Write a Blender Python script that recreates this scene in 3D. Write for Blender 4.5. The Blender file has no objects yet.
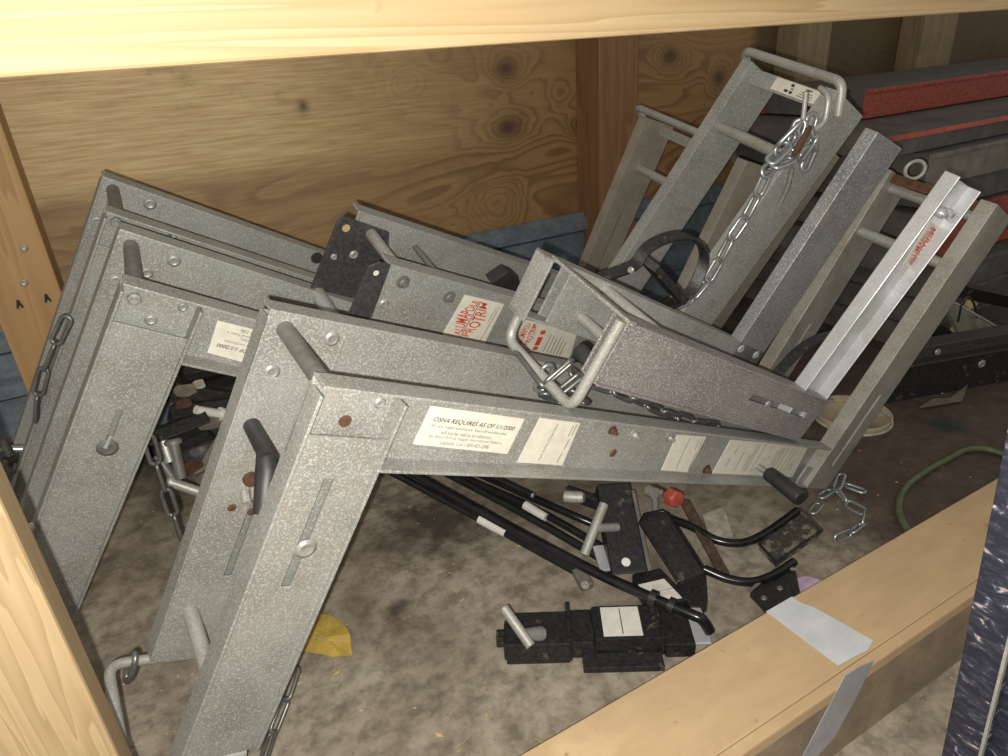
import bpy, math, random
from mathutils import Vector, Matrix
random.seed(7)
S = bpy.context.scene
COL = S.collection
H = 0.95                                   # eye height above the truck floor (metres)
FPX = 690.0
# ------------------------------------------------------------------ camera
RX = Vector((0.86583, -0.49665, -0.06063))   # camera right in world
RD = Vector((-0.26453, -0.35154, -0.89802))  # camera down in world
RF = Vector((0.42470, 0.79357, -0.43575))    # camera forward in world
CAM = Vector((0, 0, H))
cd = bpy.data.cameras.new('camera'); cam = bpy.data.objects.new('camera', cd); COL.objects.link(cam)
cd.sensor_width = 36.0; cd.lens = FPX / 1008 * 36.0; cd.clip_start = 0.02
m = Matrix.Identity(4)
for i in range(3):
    m[i][0] = RX[i]; m[i][1] = -RD[i]; m[i][2] = -RF[i]; m[i][3] = CAM[i]
cam.matrix_world = m
S.camera = cam
# ------------------------------------------------------------------ light
world = bpy.data.worlds.new('world'); S.world = world; world.use_nodes = True
bg = world.node_tree.nodes['Background']; bg.inputs[0].default_value = (1.0, 0.95, 0.86, 1); bg.inputs[1].default_value = 0.42
fl = bpy.data.lights.new('phone_flash', 'POINT'); fl.energy = 66; fl.color = (1.0, 0.965, 0.89); fl.shadow_soft_size = 0.004
flo = bpy.data.objects.new('phone_flash', fl); COL.objects.link(flo)
flo.location = CAM + RX * -0.019 + RD * 0.016 + RF * -0.004
vs = S.view_settings
vs.view_transform = 'Standard'; vs.look = 'None'; vs.gamma = 1.0; vs.exposure = 0.0; vs.use_curve_mapping = False

# ------------------------------------------------------------------ pixel rays (used to read real positions off known planes)
def ray(px, py): return RX * ((px - 504) / FPX) + RD * ((py - 378) / FPX) + RF
def atz(px, py, z):
    d = ray(px, py); return CAM + d * ((z - H) / d.z)
def aty(px, py, y):
    d = ray(px, py); return CAM + d * (y / d.y)

# ------------------------------------------------------------------ materials
MATS = {}
def nodes(name):
    mt = bpy.data.materials.new(name); mt.use_nodes = True
    nt = mt.node_tree; b = nt.nodes['Principled BSDF']
    MATS[name] = mt
    return mt, nt, b
def mk(nt, typ, **kw):
    n = nt.nodes.new(typ)
    for k, v in kw.items():
        if k in n.inputs: n.inputs[k].default_value = v
        else: setattr(n, k, v)
    return n
def ramp(nt, fac, stops):
    r = nt.nodes.new('ShaderNodeValToRGB')
    el = r.color_ramp.elements
    while len(el) < len(stops): el.new(0.5)
    for e, (p, c) in zip(el, stops):
        e.position = p; e.color = (*c, 1) if len(c) == 3 else c
    nt.links.new(fac, r.inputs['Fac']); return r
def mix(nt, fac, a, b, mode='MIX'):
    n = nt.nodes.new('ShaderNodeMix'); n.data_type = 'RGBA'; n.blend_type = mode
    for sock, val in ((n.inputs[0], fac), (n.inputs[6], a), (n.inputs[7], b)):
        if hasattr(val, 'is_output'): nt.links.new(val, sock)
        elif isinstance(val, (int, float)): sock.default_value = val
        else: sock.default_value = (*val, 1)
    return n.outputs[2]
def coords(nt, scale=(1, 1, 1), rot=(0, 0, 0), src='Object'):
    tc = nt.nodes.new('ShaderNodeTexCoord'); mp = nt.nodes.new('ShaderNodeMapping')
    mp.inputs['Scale'].default_value = scale; mp.inputs['Rotation'].default_value = rot
    nt.links.new(tc.outputs[src], mp.inputs[0]); return mp.outputs[0]
def noise(nt, vec, scale, detail=4, rough=.55, dist=0.0):
    n = mk(nt, 'ShaderNodeTexNoise', Scale=scale, Detail=detail, Roughness=rough, Distortion=dist)
    nt.links.new(vec, n.inputs['Vector']); return n.outputs['Fac']
def bump(nt, b, h, strength=.3, dist=.002):
    n = mk(nt, 'ShaderNodeBump', Strength=strength, Distance=dist)
    nt.links.new(h, n.inputs['Height']); nt.links.new(n.outputs[0], b.inputs['Normal'])

def metal(name, base, dark, light, speck=1.0, metallic=.35, rough=.5, dirt=None, dirt_amt=.5, spscale=400):
    mt, nt, b = nodes(name)
    v = coords(nt)
    cloud = noise(nt, v, 9, 6, .65)
    c = ramp(nt, cloud, [(.3, dark), (.55, base), (.8, light)]).outputs[0]
    if dirt:
        d2 = noise(nt, v, 22, 7, .7, .6)
        f = ramp(nt, d2, [(.50, (0, 0, 0)), (.68, (1, 1, 1))]).outputs[0]
        mm = mk(nt, 'ShaderNodeMath', operation='MULTIPLY'); nt.links.new(f, mm.inputs[0]); mm.inputs[1].default_value = dirt_amt
        c = mix(nt, mm.outputs[0], c, dirt)
    sp = noise(nt, v, spscale, 2, .6)
    f = ramp(nt, sp, [(.50, (0, 0, 0)), (.63, (speck, speck, speck))]).outputs[0]
    c = mix(nt, f, c, tuple(min(1, x * 1.45) for x in light))
    nt.links.new(c, b.inputs['Base Color'])
    b.inputs['Metallic'].default_value = metallic
    rr = ramp(nt, cloud, [(.3, (rough + .12,) * 3), (.7, (rough - .08,) * 3)]).outputs[0]
    nt.links.new(rr, b.inputs['Roughness'])
    bump(nt, b, sp, .25, .0006)
    return mt
def plain(name, col, rough=.6, metallic=0.0, var=.25, scale=30, bumpk=.0, spec=None):
    mt, nt, b = nodes(name); v = coords(nt)
    n = noise(nt, v, scale, 5, .65)
    c = ramp(nt, n, [(.3, tuple(x * (1 - var) for x in col)), (.7, tuple(min(1, x * (1 + var)) for x in col))]).outputs[0]
    nt.links.new(c, b.inputs['Base Color']); b.inputs['Roughness'].default_value = rough; b.inputs['Metallic'].default_value = metallic
    if bumpk: bump(nt, b, n, bumpk, .002)
    return mt
def worn(name, col, chip, amt=.62, rough=.45, metallic=.2, scale=40):
    mt, nt, b = nodes(name); v = coords(nt)
    n = noise(nt, v, scale, 8, .7, .3); n2 = noise(nt, v, scale * 5, 4, .6)
    c = ramp(nt, n2, [(.35, col), (.75, tuple(x * 2.2 + .012 for x in col))]).outputs[0]
    f = ramp(nt, n, [(amt, (0, 0, 0)), (amt + .05, (1, 1, 1))]).outputs[0]
    nt.links.new(mix(nt, f, c, chip), b.inputs['Base Color'])
    b.inputs['Roughness'].default_value = rough; b.inputs['Metallic'].default_value = metallic
    bump(nt, b, n2, .2, .001); return mt
def lumber(name, c1, c2, axis, rough=.65, ringscale=18, stretch=.06, knot=True, dirt=0.0):
    """sawn timber, grain along world axis"""
    mt, nt, b = nodes(name)
    sc = [1, 1, 1]; sc['xyz'.index(axis)] = stretch
    v = coords(nt, tuple(sc))
    n = noise(nt, v, ringscale, 3, .5, .4)
    w = mk(nt, 'ShaderNodeMath', operation='MULTIPLY'); w.inputs[1].default_value = 9.0; nt.links.new(n, w.inputs[0])
    fr = mk(nt, 'ShaderNodeMath', operation='FRACT'); nt.links.new(w.outputs[0], fr.inputs[0])
    c = ramp(nt, fr.outputs[0], [(0, c1), (.7, tuple(.35 * x + .65 * y for x, y in zip(c1, c2))), (.93, c2), (1, c1)]).outputs[0]
    fine = noise(nt, coords(nt, tuple(.03 if x != 1 else 1 for x in sc)), 160, 3, .6)
    c = mix(nt, ramp(nt, fine, [(.35, (.25,) * 3), (.65, (0,) * 3)]).outputs[0], c, c2)
    if dirt:
        dn = noise(nt, coords(nt), 7, 7, .7)
        f = ramp(nt, dn, [(.48, (0,) * 3), (.72, (dirt,) * 3)]).outputs[0]
        c = mix(nt, f, c, (.10, .075, .05))
    nt.links.new(c, b.inputs['Base Color']); b.inputs['Roughness'].default_value = rough
    bump(nt, b, fine, .15, .001); return mt

ALU = metal('dusty_aluminium', (.275, .275, .255), (.195, .19, .17), (.345, .345, .325), .62, .25, .5, (.23, .19, .13), .35)
ALU2 = metal('bright_aluminium', (.50, .51, .52), (.38, .38, .37), (.62, .63, .64), .2, .4, .42, (.34, .30, .2), .3)
ALU3 = metal('tarnished_aluminium', (.24, .22, .215), (.16, .147, .145), (.33, .31, .305), .85, .3, .5, (.2, .15, .11), .3)
ALUD = metal('muddy_aluminium', (.27, .245, .20), (.19, .17, .13), (.34, .32, .28), .25, .2, .6, (.2, .15, .08), .5)
ALUR = metal('grimy_aluminium', (.29, .275, .24), (.20, .185, .155), (.38, .37, .34), .35, .25, .5, (.19, .15, .09), .5)
ALU4 = metal('mottled_aluminium', (.30, .30, .30), (.20, .20, .20), (.42, .42, .42), .6, .5, .42, (.3, .25, .15), .25, 330)
GALV = metal('galvanised_rod', (.36, .36, .33), (.26, .25, .22), (.46, .46, .43), .3, .4, .48, (.25, .19, .12), .4)
RODG = plain('grey_pipe', (.16, .155, .14), .5, .3, .25, 40)
ZINC = plain('zinc_chain', (.34, .36, .36), .34, .75, .25, 60)
ZINCD = plain('old_chain', (.17, .175, .165), .4, .7, .3, 60)
BOLT = plain('zinc_bolt', (.33, .33, .31), .45, .45, .25, 80)
RUST = plain('rust', (.085, .038, .018), .85, .05, .5, 90, .3)
BLK = worn('black_steel', (.010, .010, .010), (.10, .085, .06), .60, .42, .15, 26)
BLKG = plain('gloss_black_rod', (.011, .011, .012), .24, .1, .5, 30)
PLATE = worn('dull_black_plate', (.030, .030, .029), (.055, .052, .047), .60, .5, .2, 30)
RUB = plain('black_rubber', (.022, .022, .022), .5, 0, .35, 50)
CHROME = plain('chrome_plate', (.55, .56, .58), .3, .45, .1, 20)
PAPER = plain('sticker_paper', (.62, .59, .50), .6, 0, .10, 60)
PAPER2 = plain('white_label', (.62, .60, .55), .55, 0, .10, 60)
INK = plain('black_ink', (.02, .02, .02), .6)
INKG = plain('faded_ink', (.17, .16, .14), .6)
INKR = plain('red_ink', (.55, .07, .035), .55)
REDP = plain('red_paint', (.40, .075, .045), .5, 0, .3, 30)
BLUEG = metal('blue_galvanised', (.15, .185, .215), (.085, .11, .135), (.25, .285, .31), .12, .3, .5, (.10, .085, .07), .5, 120)
HOSE = plain('green_hose', (.085, .10, .05), .5, 0, .25, 40)
LEAF = plain('yellow_leaf', (.42, .29, .06), .6, 0, .25, 40, .2)
TAPE = plain('grey_duct_tape', (.46, .48, .49), .42, .15, .10, 25, .15)
TAPED = plain('silver_tape', (.33, .34, .36), .4, .3, .15, 25, .15)
PURP = plain('lilac_paper', (.42, .30, .42), .7)
TAN = plain('plywood_offcut', (.42, .30, .15), .7)
DISC = plain('tan_lid', (.34, .28, .18), .6, 0, .25, 30)
PLANKG = plain('grey_plank_deck', (.085, .078, .066), .7, 0, .4, 12, .2)
PLANKR = worn('red_plank_edge', (.19, .034, .018), (.13, .09, .065), .60, .6, 0, 18)
TRAY = plain('olive_metal', (.17, .16, .115), .5, .2, .3, 25)
BOARD = plain('pale_scrap_board', (.34, .31, .25), .75, 0, .4, 60)
DIRTY = plain('muddy_board', (.17, .14, .105), .8, 0, .4, 30, .2)
TRAYM = worn('scuffed_black_tray', (.030, .027, .022), (.20, .165, .12), .50, .6, .1, 30)
HEAPM = worn('near_black_backing', (.012, .010, .008), (.07, .05, .035), .58, .6, .1, 34)  # near-black tone that keeps the gap behind the scrap dark
INKP = plain('faded_red_ink', (.50, .30, .26), .6)
PLANKL = plain('pale_plank_edge', (.16, .145, .12), .7, 0, .4, 14, .2)
RUSTD = plain('dark_rust', (.075, .045, .030), .8, .1, .6, 60, .3)
GLINT = plain('dark_glitter', (.03, .035, .045), .4, .5, .6, 200, .4)

YW = 1.92     # back wall
def make_plywood():
    mt, nt, b = nodes('plywood_face')
    tc0 = nt.nodes.new('ShaderNodeTexCoord'); sp0 = nt.nodes.new('ShaderNodeSeparateXYZ'); nt.links.new(tc0.outputs['Object'], sp0.inputs[0])
    def math_(op, a, c=None, d=None):
        n = nt.nodes.new('ShaderNodeMath'); n.operation = op
        for i, v in enumerate((a, c, d)):
            if v is None: continue
            if isinstance(v, (int, float)): n.inputs[i].default_value = v
            else: nt.links.new(v, n.inputs[i])
        return n.outputs[0]
    wob = noise(nt, coords(nt, (1, 1, 1.2)), 7, 3, .55)
    base = noise(nt, coords(nt, (.42, 1, 1.5)), 2.0, 3, .52, .7)
    n = base; core = None
    KN = [(506, 69, .075, .05, .10), (508, 128, .10, .055, .09), (581, 126, .06, .05, .09), (670, 56, .06, .045, .09), (719, 78, .05, .05, .09), (497, 207, .09, .07, .12), (303, 106, .03, .03, .05), (400, 250, .12, .07, .08), (405, 82, .05, .03, .06), (560, 95, .05, .05, .06)]
    for px, py, rx, rz, amp in KN:
        p = aty(px, py, YW)
        dx = math_('DIVIDE', math_('SUBTRACT', sp0.outputs['X'], p.x), rx); dz = math_('DIVIDE', math_('SUBTRACT', sp0.outputs['Z'], p.z), rz)
        d2 = math_('ADD', math_('MULTIPLY', dx, dx), math_('MULTIPLY', dz, dz))
        d2 = math_('MULTIPLY', d2, math_('MULTIPLY_ADD', wob, 1.6, .2))
        g = math_('POWER', 2.718, math_('MULTIPLY', d2, -1.0))
        n = math_('MULTIPLY_ADD', g, amp * 3.0, n)
        if px in (506, 508, 581, 670, 719, 303):
            k_ = math_('MULTIPLY', math_('POWER', 2.718, math_('MULTIPLY', d2, -3.5)), .85)
            core = k_ if core is None else math_('MAXIMUM', core, k_)
    fr = math_('FRACT', math_('MULTIPLY', n, 17.0))
    c = ramp(nt, fr, [(0, (.27, .155, .062)), (.50, (.235, .13, .048)), (.80, (.13, .058, .02)), (.94, (.17, .082, .028)), (1, (.27, .155, .062))]).outputs[0]
    big = noise(nt, coords(nt, (.8, 1, 2.0)), 1.3, 4, .6)
    c = mix(nt, ramp(nt, big, [(.40, (0,) * 3), (.64, (.7,) * 3)]).outputs[0], c, (.30, .19, .08))
    fib = noise(nt, coords(nt, (.05, 1, 1)), 150, 3, .6)
    c = mix(nt, ramp(nt, fib, [(.4, (.30,) * 3), (.62, (0,) * 3)]).outputs[0], c, (.17, .09, .034))
    stain = noise(nt, coords(nt), 6, 8, .72)
    # pale upper veneer on the left sheet, with a wavy lower limit
    x_ = math_('MULTIPLY_ADD', big, 1.1, sp0.outputs['X'])
    mr0 = mk(nt, 'ShaderNodeMapRange'); nt.links.new(x_, mr0.inputs[0])
    for i, val in ((1, .95), (2, 1.65), (3, .88), (4, 0.0)): mr0.inputs[i].default_value = val
    z_ = math_('MULTIPLY_ADD', base, .22, sp0.outputs['Z'])
    mr1 = mk(nt, 'ShaderNodeMapRange'); nt.links.new(z_, mr1.inputs[0])
    for i, val in ((1, .78), (2, .84), (3, .22), (4, 1.0)): mr1.inputs[i].default_value = val
    c = mix(nt, math_('MULTIPLY', mr0.outputs[0], mr1.outputs[0]), c, mix(nt, ramp(nt, fib, [(.35, (0,) * 3), (.65, (1,) * 3)]).outputs[0], (.42, .29, .125), (.62, .47, .24)))
    c = mix(nt, ramp(nt, stain, [(.56, (0,) * 3), (.74, (.6,) * 3)]).outputs[0], c, (.12, .075, .036))
    if core is not None: c = mix(nt, core, c, (.045, .018, .010))
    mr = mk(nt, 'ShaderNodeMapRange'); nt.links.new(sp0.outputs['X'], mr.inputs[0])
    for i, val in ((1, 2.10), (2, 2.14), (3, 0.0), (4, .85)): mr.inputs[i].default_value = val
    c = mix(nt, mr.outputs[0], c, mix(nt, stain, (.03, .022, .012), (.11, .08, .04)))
    nt.links.new(c, b.inputs['Base Color']); b.inputs['Roughness'].default_value = .62
    bump(nt, b, fib, .12, .001); return mt
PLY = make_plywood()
KNOT = plain('knot_wood', (.085, .035, .015), .7, 0, .4, 60)
BEAMW = lumber('fresh_sawn_pine', (.58, .43, .24), (.46, .31, .15), 'x', .6, 16, .03)
POSTW = lumber('pine_post_wood', (.36, .262, .145), (.26, .18, .09), 'z', .6, 30, .06)
STUDW = lumber('stud_wood', (.44, .27, .11), (.33, .19, .075), 'z', .65, 10, .05)
STUDD = lumber('dark_stud_wood', (.23, .115, .05), (.15, .07, .03), 'z', .65, 10, .05)
STUDG = lumber('grey_stud_wood', (.26, .20, .11), (.18, .13, .07), 'z', .7, 10, .05, dirt=.5)

def make_floor():
    mt, nt, b = nodes('dirty_truck_floor')
    v = coords(nt)
    a = noise(nt, v, 3.2, 8, .68, .4); f2 = noise(nt, v, 26, 6, .7); f3 = noise(nt, v, 210, 2, .5)
    c = ramp(nt, a, [(.32, (.12, .095, .066)), (.45, (.26, .218, .162)), (.60, (.36, .312, .24)), (.75, (.22, .176, .125))]).outputs[0]
    c = mix(nt, ramp(nt, f2, [(.36, (.7,) * 3), (.58, (0,) * 3)]).outputs[0], c, (.085, .066, .046))
    # bare brown deck beyond the muddy sheet (right / back)
    tc = nt.nodes.new('ShaderNodeTexCoord'); sp = nt.nodes.new('ShaderNodeSeparateXYZ'); nt.links.new(tc.outputs['Object'], sp.inputs[0])
    ad = mk(nt, 'ShaderNodeMath', operation='MULTIPLY_ADD'); nt.links.new(a, ad.inputs[0]); ad.inputs[1].default_value = .55; nt.links.new(sp.outputs['X'], ad.inputs[2])
    mr = mk(nt, 'ShaderNodeMapRange'); nt.links.new(ad.outputs[0], mr.inputs[0])
    for i, val in ((1, 1.34), (2, 1.50), (3, 0), (4, .93)): mr.inputs[i].default_value = val
    br = ramp(nt, f2, [(.3, (.038, .022, .015)), (.6, (.065, .040, .028)), (.74, (.12, .075, .045))]).outputs[0]
    c = mix(nt, mr.outputs[0], c, br)
    # pale grit
    c = mix(nt, ramp(nt, f3, [(.74, (0,) * 3), (.78, (.8,) * 3)]).outputs[0], c, (.42, .39, .32))
    # black grease patch in the middle of the deck
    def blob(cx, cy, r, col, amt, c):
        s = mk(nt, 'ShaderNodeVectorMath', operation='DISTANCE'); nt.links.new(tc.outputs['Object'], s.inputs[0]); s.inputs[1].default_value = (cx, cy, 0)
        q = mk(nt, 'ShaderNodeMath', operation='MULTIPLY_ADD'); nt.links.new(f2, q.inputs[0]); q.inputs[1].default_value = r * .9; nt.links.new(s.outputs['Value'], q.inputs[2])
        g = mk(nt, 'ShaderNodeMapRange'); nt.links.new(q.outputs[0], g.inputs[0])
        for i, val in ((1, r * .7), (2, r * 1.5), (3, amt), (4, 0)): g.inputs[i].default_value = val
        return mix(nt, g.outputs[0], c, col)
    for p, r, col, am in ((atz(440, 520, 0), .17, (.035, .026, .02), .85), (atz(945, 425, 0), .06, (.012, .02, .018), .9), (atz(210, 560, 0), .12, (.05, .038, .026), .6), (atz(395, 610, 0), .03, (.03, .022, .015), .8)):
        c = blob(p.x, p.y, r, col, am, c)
    nt.links.new(c, b.inputs['Base Color']); b.inputs['Roughness'].default_value = .72
    bump(nt, b, f2, .35, .004); return mt
FLOORM = make_floor()
def make_card():
    mt, nt, b = nodes('cardboard'); v = coords(nt, (.3, 1, 1))
    n = noise(nt, v, 40, 5, .6); st = noise(nt, coords(nt), 6, 6, .65)
    c = ramp(nt, n, [(.3, (.345, .238, .13)), (.7, (.405, .285, .158))]).outputs[0]
    c = mix(nt, ramp(nt, st, [(.58, (0,) * 3), (.76, (.5,) * 3)]).outputs[0], c, (.55, .41, .25))
    sc = noise(nt, coords(nt), 60, 3, .5)
    c = mix(nt, ramp(nt, sc, [(.70, (0,) * 3), (.76, (.7,) * 3)]).outputs[0], c, (.22, .13, .06))
    nt.links.new(c, b.inputs['Base Color']); b.inputs['Roughness'].default_value = .75; bump(nt, b, n, .1, .001); return mt
CARD = make_card()
def make_blackpost():
    mt, nt, b = nodes('chipped_navy_black_paint'); v = coords(nt, (1, 1, 1.9))
    n = noise(nt, v, 48, 5, .6, .8)
    c = ramp(nt, n, [(.45, (.012, .014, .026)), (.58, (.03, .034, .055)), (.625, (.10, .095, .11)), (.68, (.48, .40, .40))]).outputs[0]
    nt.links.new(c, b.inputs['Base Color']); b.inputs['Roughness'].default_value = .5; bump(nt, b, n, .3, .002); return mt
NAVY = make_blackpost()
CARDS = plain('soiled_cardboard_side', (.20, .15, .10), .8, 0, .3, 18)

# ------------------------------------------------------------------ mesh building
class MB:
    def __init__(s): s.v = []; s.f = []; s.mi = []; s.sm = []
    def add(s, vs, fs, mi=0, smooth=False):
        o = len(s.v); s.v += [Vector(x) for x in vs]
        for f in fs: s.f.append([i + o for i in f]); s.mi.append(mi); s.sm.append(smooth)
        return s
    def hexa(s, p, mi=0):   # 8 points: bottom ring 0-3, top ring 4-7
        return s.add(p, [(3, 2, 1, 0), (4, 5, 6, 7), (0, 1, 5, 4), (1, 2, 6, 5), (2, 3, 7, 6), (3, 0, 4, 7)], mi)
    def box(s, fr, a, b, c, mi=0):
        P = [fr.m(a[i], b[j], c[k]) for k in (0, 1) for i, j in ((0, 0), (1, 0), (1, 1), (0, 1))]
        return s.hexa(P, mi)
    def tube(s, pts, r, n=12, mi=0, rs=None, flat=None):
        pts = [Vector(p) for p in pts]; k = len(pts)
        tang = [((pts[min(i + 1, k - 1)] - pts[max(i - 1, 0)]).normalized()) for i in range(k)]
        up = Vector((0, 0, 1)) if abs(tang[0].z) < .9 else Vector((1, 0, 0))
        nn = (up - tang[0] * up.dot(tang[0])).normalized(); rings = []
        for i in range(k):
            nn = (nn - tang[i] * nn.dot(tang[i])).normalized(); bb = tang[i].cross(nn)
            rad = rs[i] if rs else r
            rings.append([pts[i] + (nn * math.cos(t) + bb * math.sin(t)) * rad for t in [2 * math.pi * j / n for j in range(n)]])
        vs = [p for rg in rings for p in rg]
        fs = [(i * n + j, i * n + (j + 1) % n, (i + 1) * n + (j + 1) % n, (i + 1) * n + j) for i in range(k - 1) for j in range(n)]
        s.add(vs, fs, mi, True)
        s.add(rings[0], [tuple(range(n))[::-1]], mi); s.add(rings[-1], [tuple(range(n))], mi); return s
    def strap(s, pts, wdir, width, th, mi=0):   # flat bar swept along pts, wide along wdir
        pts = [Vector(p) for p in pts]; k = len(pts); wd = Vector(wdir).normalized(); vs = []
        for i in range(k):
            t = (pts[min(i + 1, k - 1)] - pts[max(i - 1, 0)]).normalized(); nn = t.cross(wd).normalized()
            for sw, sn in ((-1, -1), (1, -1), (1, 1), (-1, 1)): vs.append(pts[i] + wd * (sw * width / 2) + nn * (sn * th / 2))
        fs = [(i * 4 + j, i * 4 + (j + 1) % 4, (i + 1) * 4 + (j + 1) % 4, (i + 1) * 4 + j) for i in range(k - 1) for j in range(4)]
        fs += [(3, 2, 1, 0), tuple(4 * (k - 1) + j for j in range(4))]
        return s.add(vs, fs, mi)
    def prism(s, poly, dvec, mi=0):
        poly = [Vector(p) for p in poly]; n = len(poly); d = Vector(dvec)
        return s.add(poly + [p + d for p in poly], [tuple(range(n))[::-1], tuple(range(n, 2 * n))] + [(i, (i + 1) % n, n + (i + 1) % n, n + i) for i in range(n)], mi)
    def lathe(s, o, axis, prof, n=16, mi=0):    # prof: (radius, height)
        o = Vector(o); ax = Vector(axis).normalized(); up = Vector((0, 0, 1)) if abs(ax.z) < .9 else Vector((1, 0, 0))
        e1 = (up - ax * up.dot(ax)).normalized(); e2 = ax.cross(e1); vs = []; k = len(prof)
        for r, h in prof:
            for j in range(n):
                t = 2 * math.pi * j / n; vs.append(o + ax * h + (e1 * math.cos(t) + e2 * math.sin(t)) * max(r, 1e-5))
        fs = [(i * n + j, i * n + (j + 1) % n, (i + 1) * n + (j + 1) % n, (i + 1) * n + j) for i in range(k - 1) for j in range(n)]
        s.add(vs, fs, mi, True); s.add(vs[:n], [tuple(range(n))[::-1]], mi); s.add(vs[-n:], [tuple(range(n))], mi); return s
    def build(s, name, mats, parent=None, bevel=0.0, loc=None):
        if not isinstance(mats, (list, tuple)): mats = [mats]
        base = parent_world(parent) if parent else (Vector(loc) if loc is not None else (sum(s.v, Vector()) / len(s.v)))
        if not parent and loc is None:
            base = Vector((base.x, base.y, min(p.z for p in s.v)))
        me = bpy.data.meshes.new(name)
        me.from_pydata([tuple(p - base) for p in s.v], [], s.f)
        for mt in mats: me.materials.append(mt)
        for p, i, sm in zip(me.polygons, s.mi, s.sm): p.material_index = i; p.use_smooth = sm
        import bmesh
        bm = bmesh.new(); bm.from_mesh(me); bmesh.ops.recalc_face_normals(bm, faces=bm.faces); bm.to_mesh(me); bm.free()
        o = bpy.data.objects.new(name, me); COL.objects.link(o)
        if parent: o.parent = parent
        else: o.location = base
        if bevel:
            bv = o.modifiers.new('bevel', 'BEVEL'); bv.width = bevel; bv.segments = 2; bv.limit_method = 'ANGLE'
        return o
def parent_world(o):
    p = Vector(o.location)
    while o.parent: o = o.parent; p += Vector(o.location)
    return p
def empty(name, loc):
    e = bpy.data.objects.new(name, None); e.empty_display_size = .05; COL.objects.link(e); e.location = loc; return e
def tag(o, label, cat, group=None):
    o['label'] = label; o['category'] = cat
    if group: o['group'] = group
    return o
def struct(o): o['kind'] = 'structure'; return o
class Fr:
    """oblique local frame: point = O + a*A + b*B + c*C"""
    def __init__(s, O, A, B, C): s.O = Vector(O); s.A = Vector(A); s.B = Vector(B); s.C = Vector(C)
    def m(s, a, b, c): return s.O + s.A * a + s.B * b + s.C * c
    def hit(s, px, py, c):
        d = ray(px, py); M = Matrix((s.A, s.B, -d)).transposed()
        x = M.inverted() @ (CAM - s.O - s.C * c); return x[0], x[1]
    def pt(s, px, py, c): a, b = s.hit(px, py, c); return s.m(a, b, c)
WF = Fr((0, 0, 0), (1, 0, 0), (0, 1, 0), (0, 0, 1))
def arc_path(pts, rad, n=5):
    """polyline with rounded corners"""
    pts = [Vector(p) for p in pts]; out = [pts[0]]
    for i in range(1, len(pts) - 1):
        a, b, c = pts[i - 1], pts[i], pts[i + 1]
        r = min(rad, (a - b).length * .45, (c - b).length * .45)
        p = b + (a - b).normalized() * r; q = b + (c - b).normalized() * r
        for j in range(n + 1):
            t = j / n; out.append(p * (1 - t) ** 2 + b * (2 * t * (1 - t)) + q * t * t)
    out.append(pts[-1]); return out
def smooth_path(pts, n=6):
    pts = [Vector(p) for p in pts]; out = []
    for i in range(len(pts) - 1):
        p0 = pts[max(i - 1, 0)]; p1 = pts[i]; p2 = pts[i + 1]; p3 = pts[min(i + 2, len(pts) - 1)]
        for j in range(n):
            t = j / n
            out.append(.5 * ((2 * p1) + (p2 - p0) * t + (2 * p0 - 5 * p1 + 4 * p2 - p3) * t * t + (3 * p1 - p0 - 3 * p2 + p3) * t ** 3))
    out.append(pts[-1]); return out

# ------------------------------------------------------------------ lettering
_txt = {}
def text_part(string, parent, O, X, Y, width, height, mat, slant=0.0, bold=0.0, shape=None, name='lettering'):
    cu = bpy.data.curves.new('t', 'FONT'); cu.body = string; cu.offset = bold; cu.resolution_u = 2
    ob = bpy.data.objects.new('t', cu); COL.objects.link(ob)
    dg = bpy.context.evaluated_depsgraph_get(); dg.update()
    me = bpy.data.meshes.new_from_object(ob.evaluated_get(dg))
    bpy.data.objects.remove(ob); bpy.data.curves.remove(cu)
    xs = [v.co.x for v in me.vertices]; ys = [v.co.y for v in me.vertices]
    x0, x1, y0, y1 = min(xs), max(xs), min(ys), max(ys)
    base = parent_world(parent); O = Vector(O); X = Vector(X).normalized(); Y = Vector(Y).normalized()
    for v in me.vertices:
        x = (v.co.x - x0) / (x1 - x0); y = (v.co.y - y0) / (y1 - y0)
        if shape: y = shape(x, y)
        v.co = O + X * (x * width + slant * y * height) + Y * (y * height) - base
    me.materials.append(mat)
    o = bpy.data.objects.new(name, me); COL.objects.link(o); o.parent = parent; return o
def line_part(parent, a, b, th, nrm, mat, name='printed_line'):
    a = Vector(a); b = Vector(b); s_ = (b - a).cross(nrm).normalized() * th / 2
    mb = MB(); mb.add([a - s_, a + s_, b + s_, b - s_], [(0, 1, 2, 3)]); return mb.build(name, mat, parent)

# ------------------------------------------------------------------ hardware
def dome_bolt(parent, p, nrm, r=.009, mat=None, name='bolt'):
    mb = MB(); mb.lathe(Vector(p) - Vector(nrm) * .001, nrm, [(r * 1.2, 0), (r * 1.2, .001), (r, .0014), (r * .93, .0028), (r * .7, .0036), (r * .62, .0030), (r * .2, .0030)], 16)
    return mb.build(name, mat or BOLT, parent)
def hex_bolt(parent, p, nrm, r=.009, h=.007, mat=None, name='hex_bolt'):
    mb = MB(); mb.lathe(Vector(p) - Vector(nrm) * .001, nrm, [(r * 1.35, 0), (r * 1.35, .002)], 16); mb.lathe(p, nrm, [(r, .002), (r, h), (r * .85, h + .001)], 6)
    mb.lathe(p, nrm, [(r * .5, h), (r * .5, h + .006)], 10)
    return mb.build(name, mat or BOLT, parent)
def hole(parent, p, nrm, r=.008, mat=None, name='hole'):
    mb = MB(); mb.lathe(Vector(p), nrm, [(r, 0), (r, .0006)], 14); return mb.build(name, mat or INK, parent)
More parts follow.
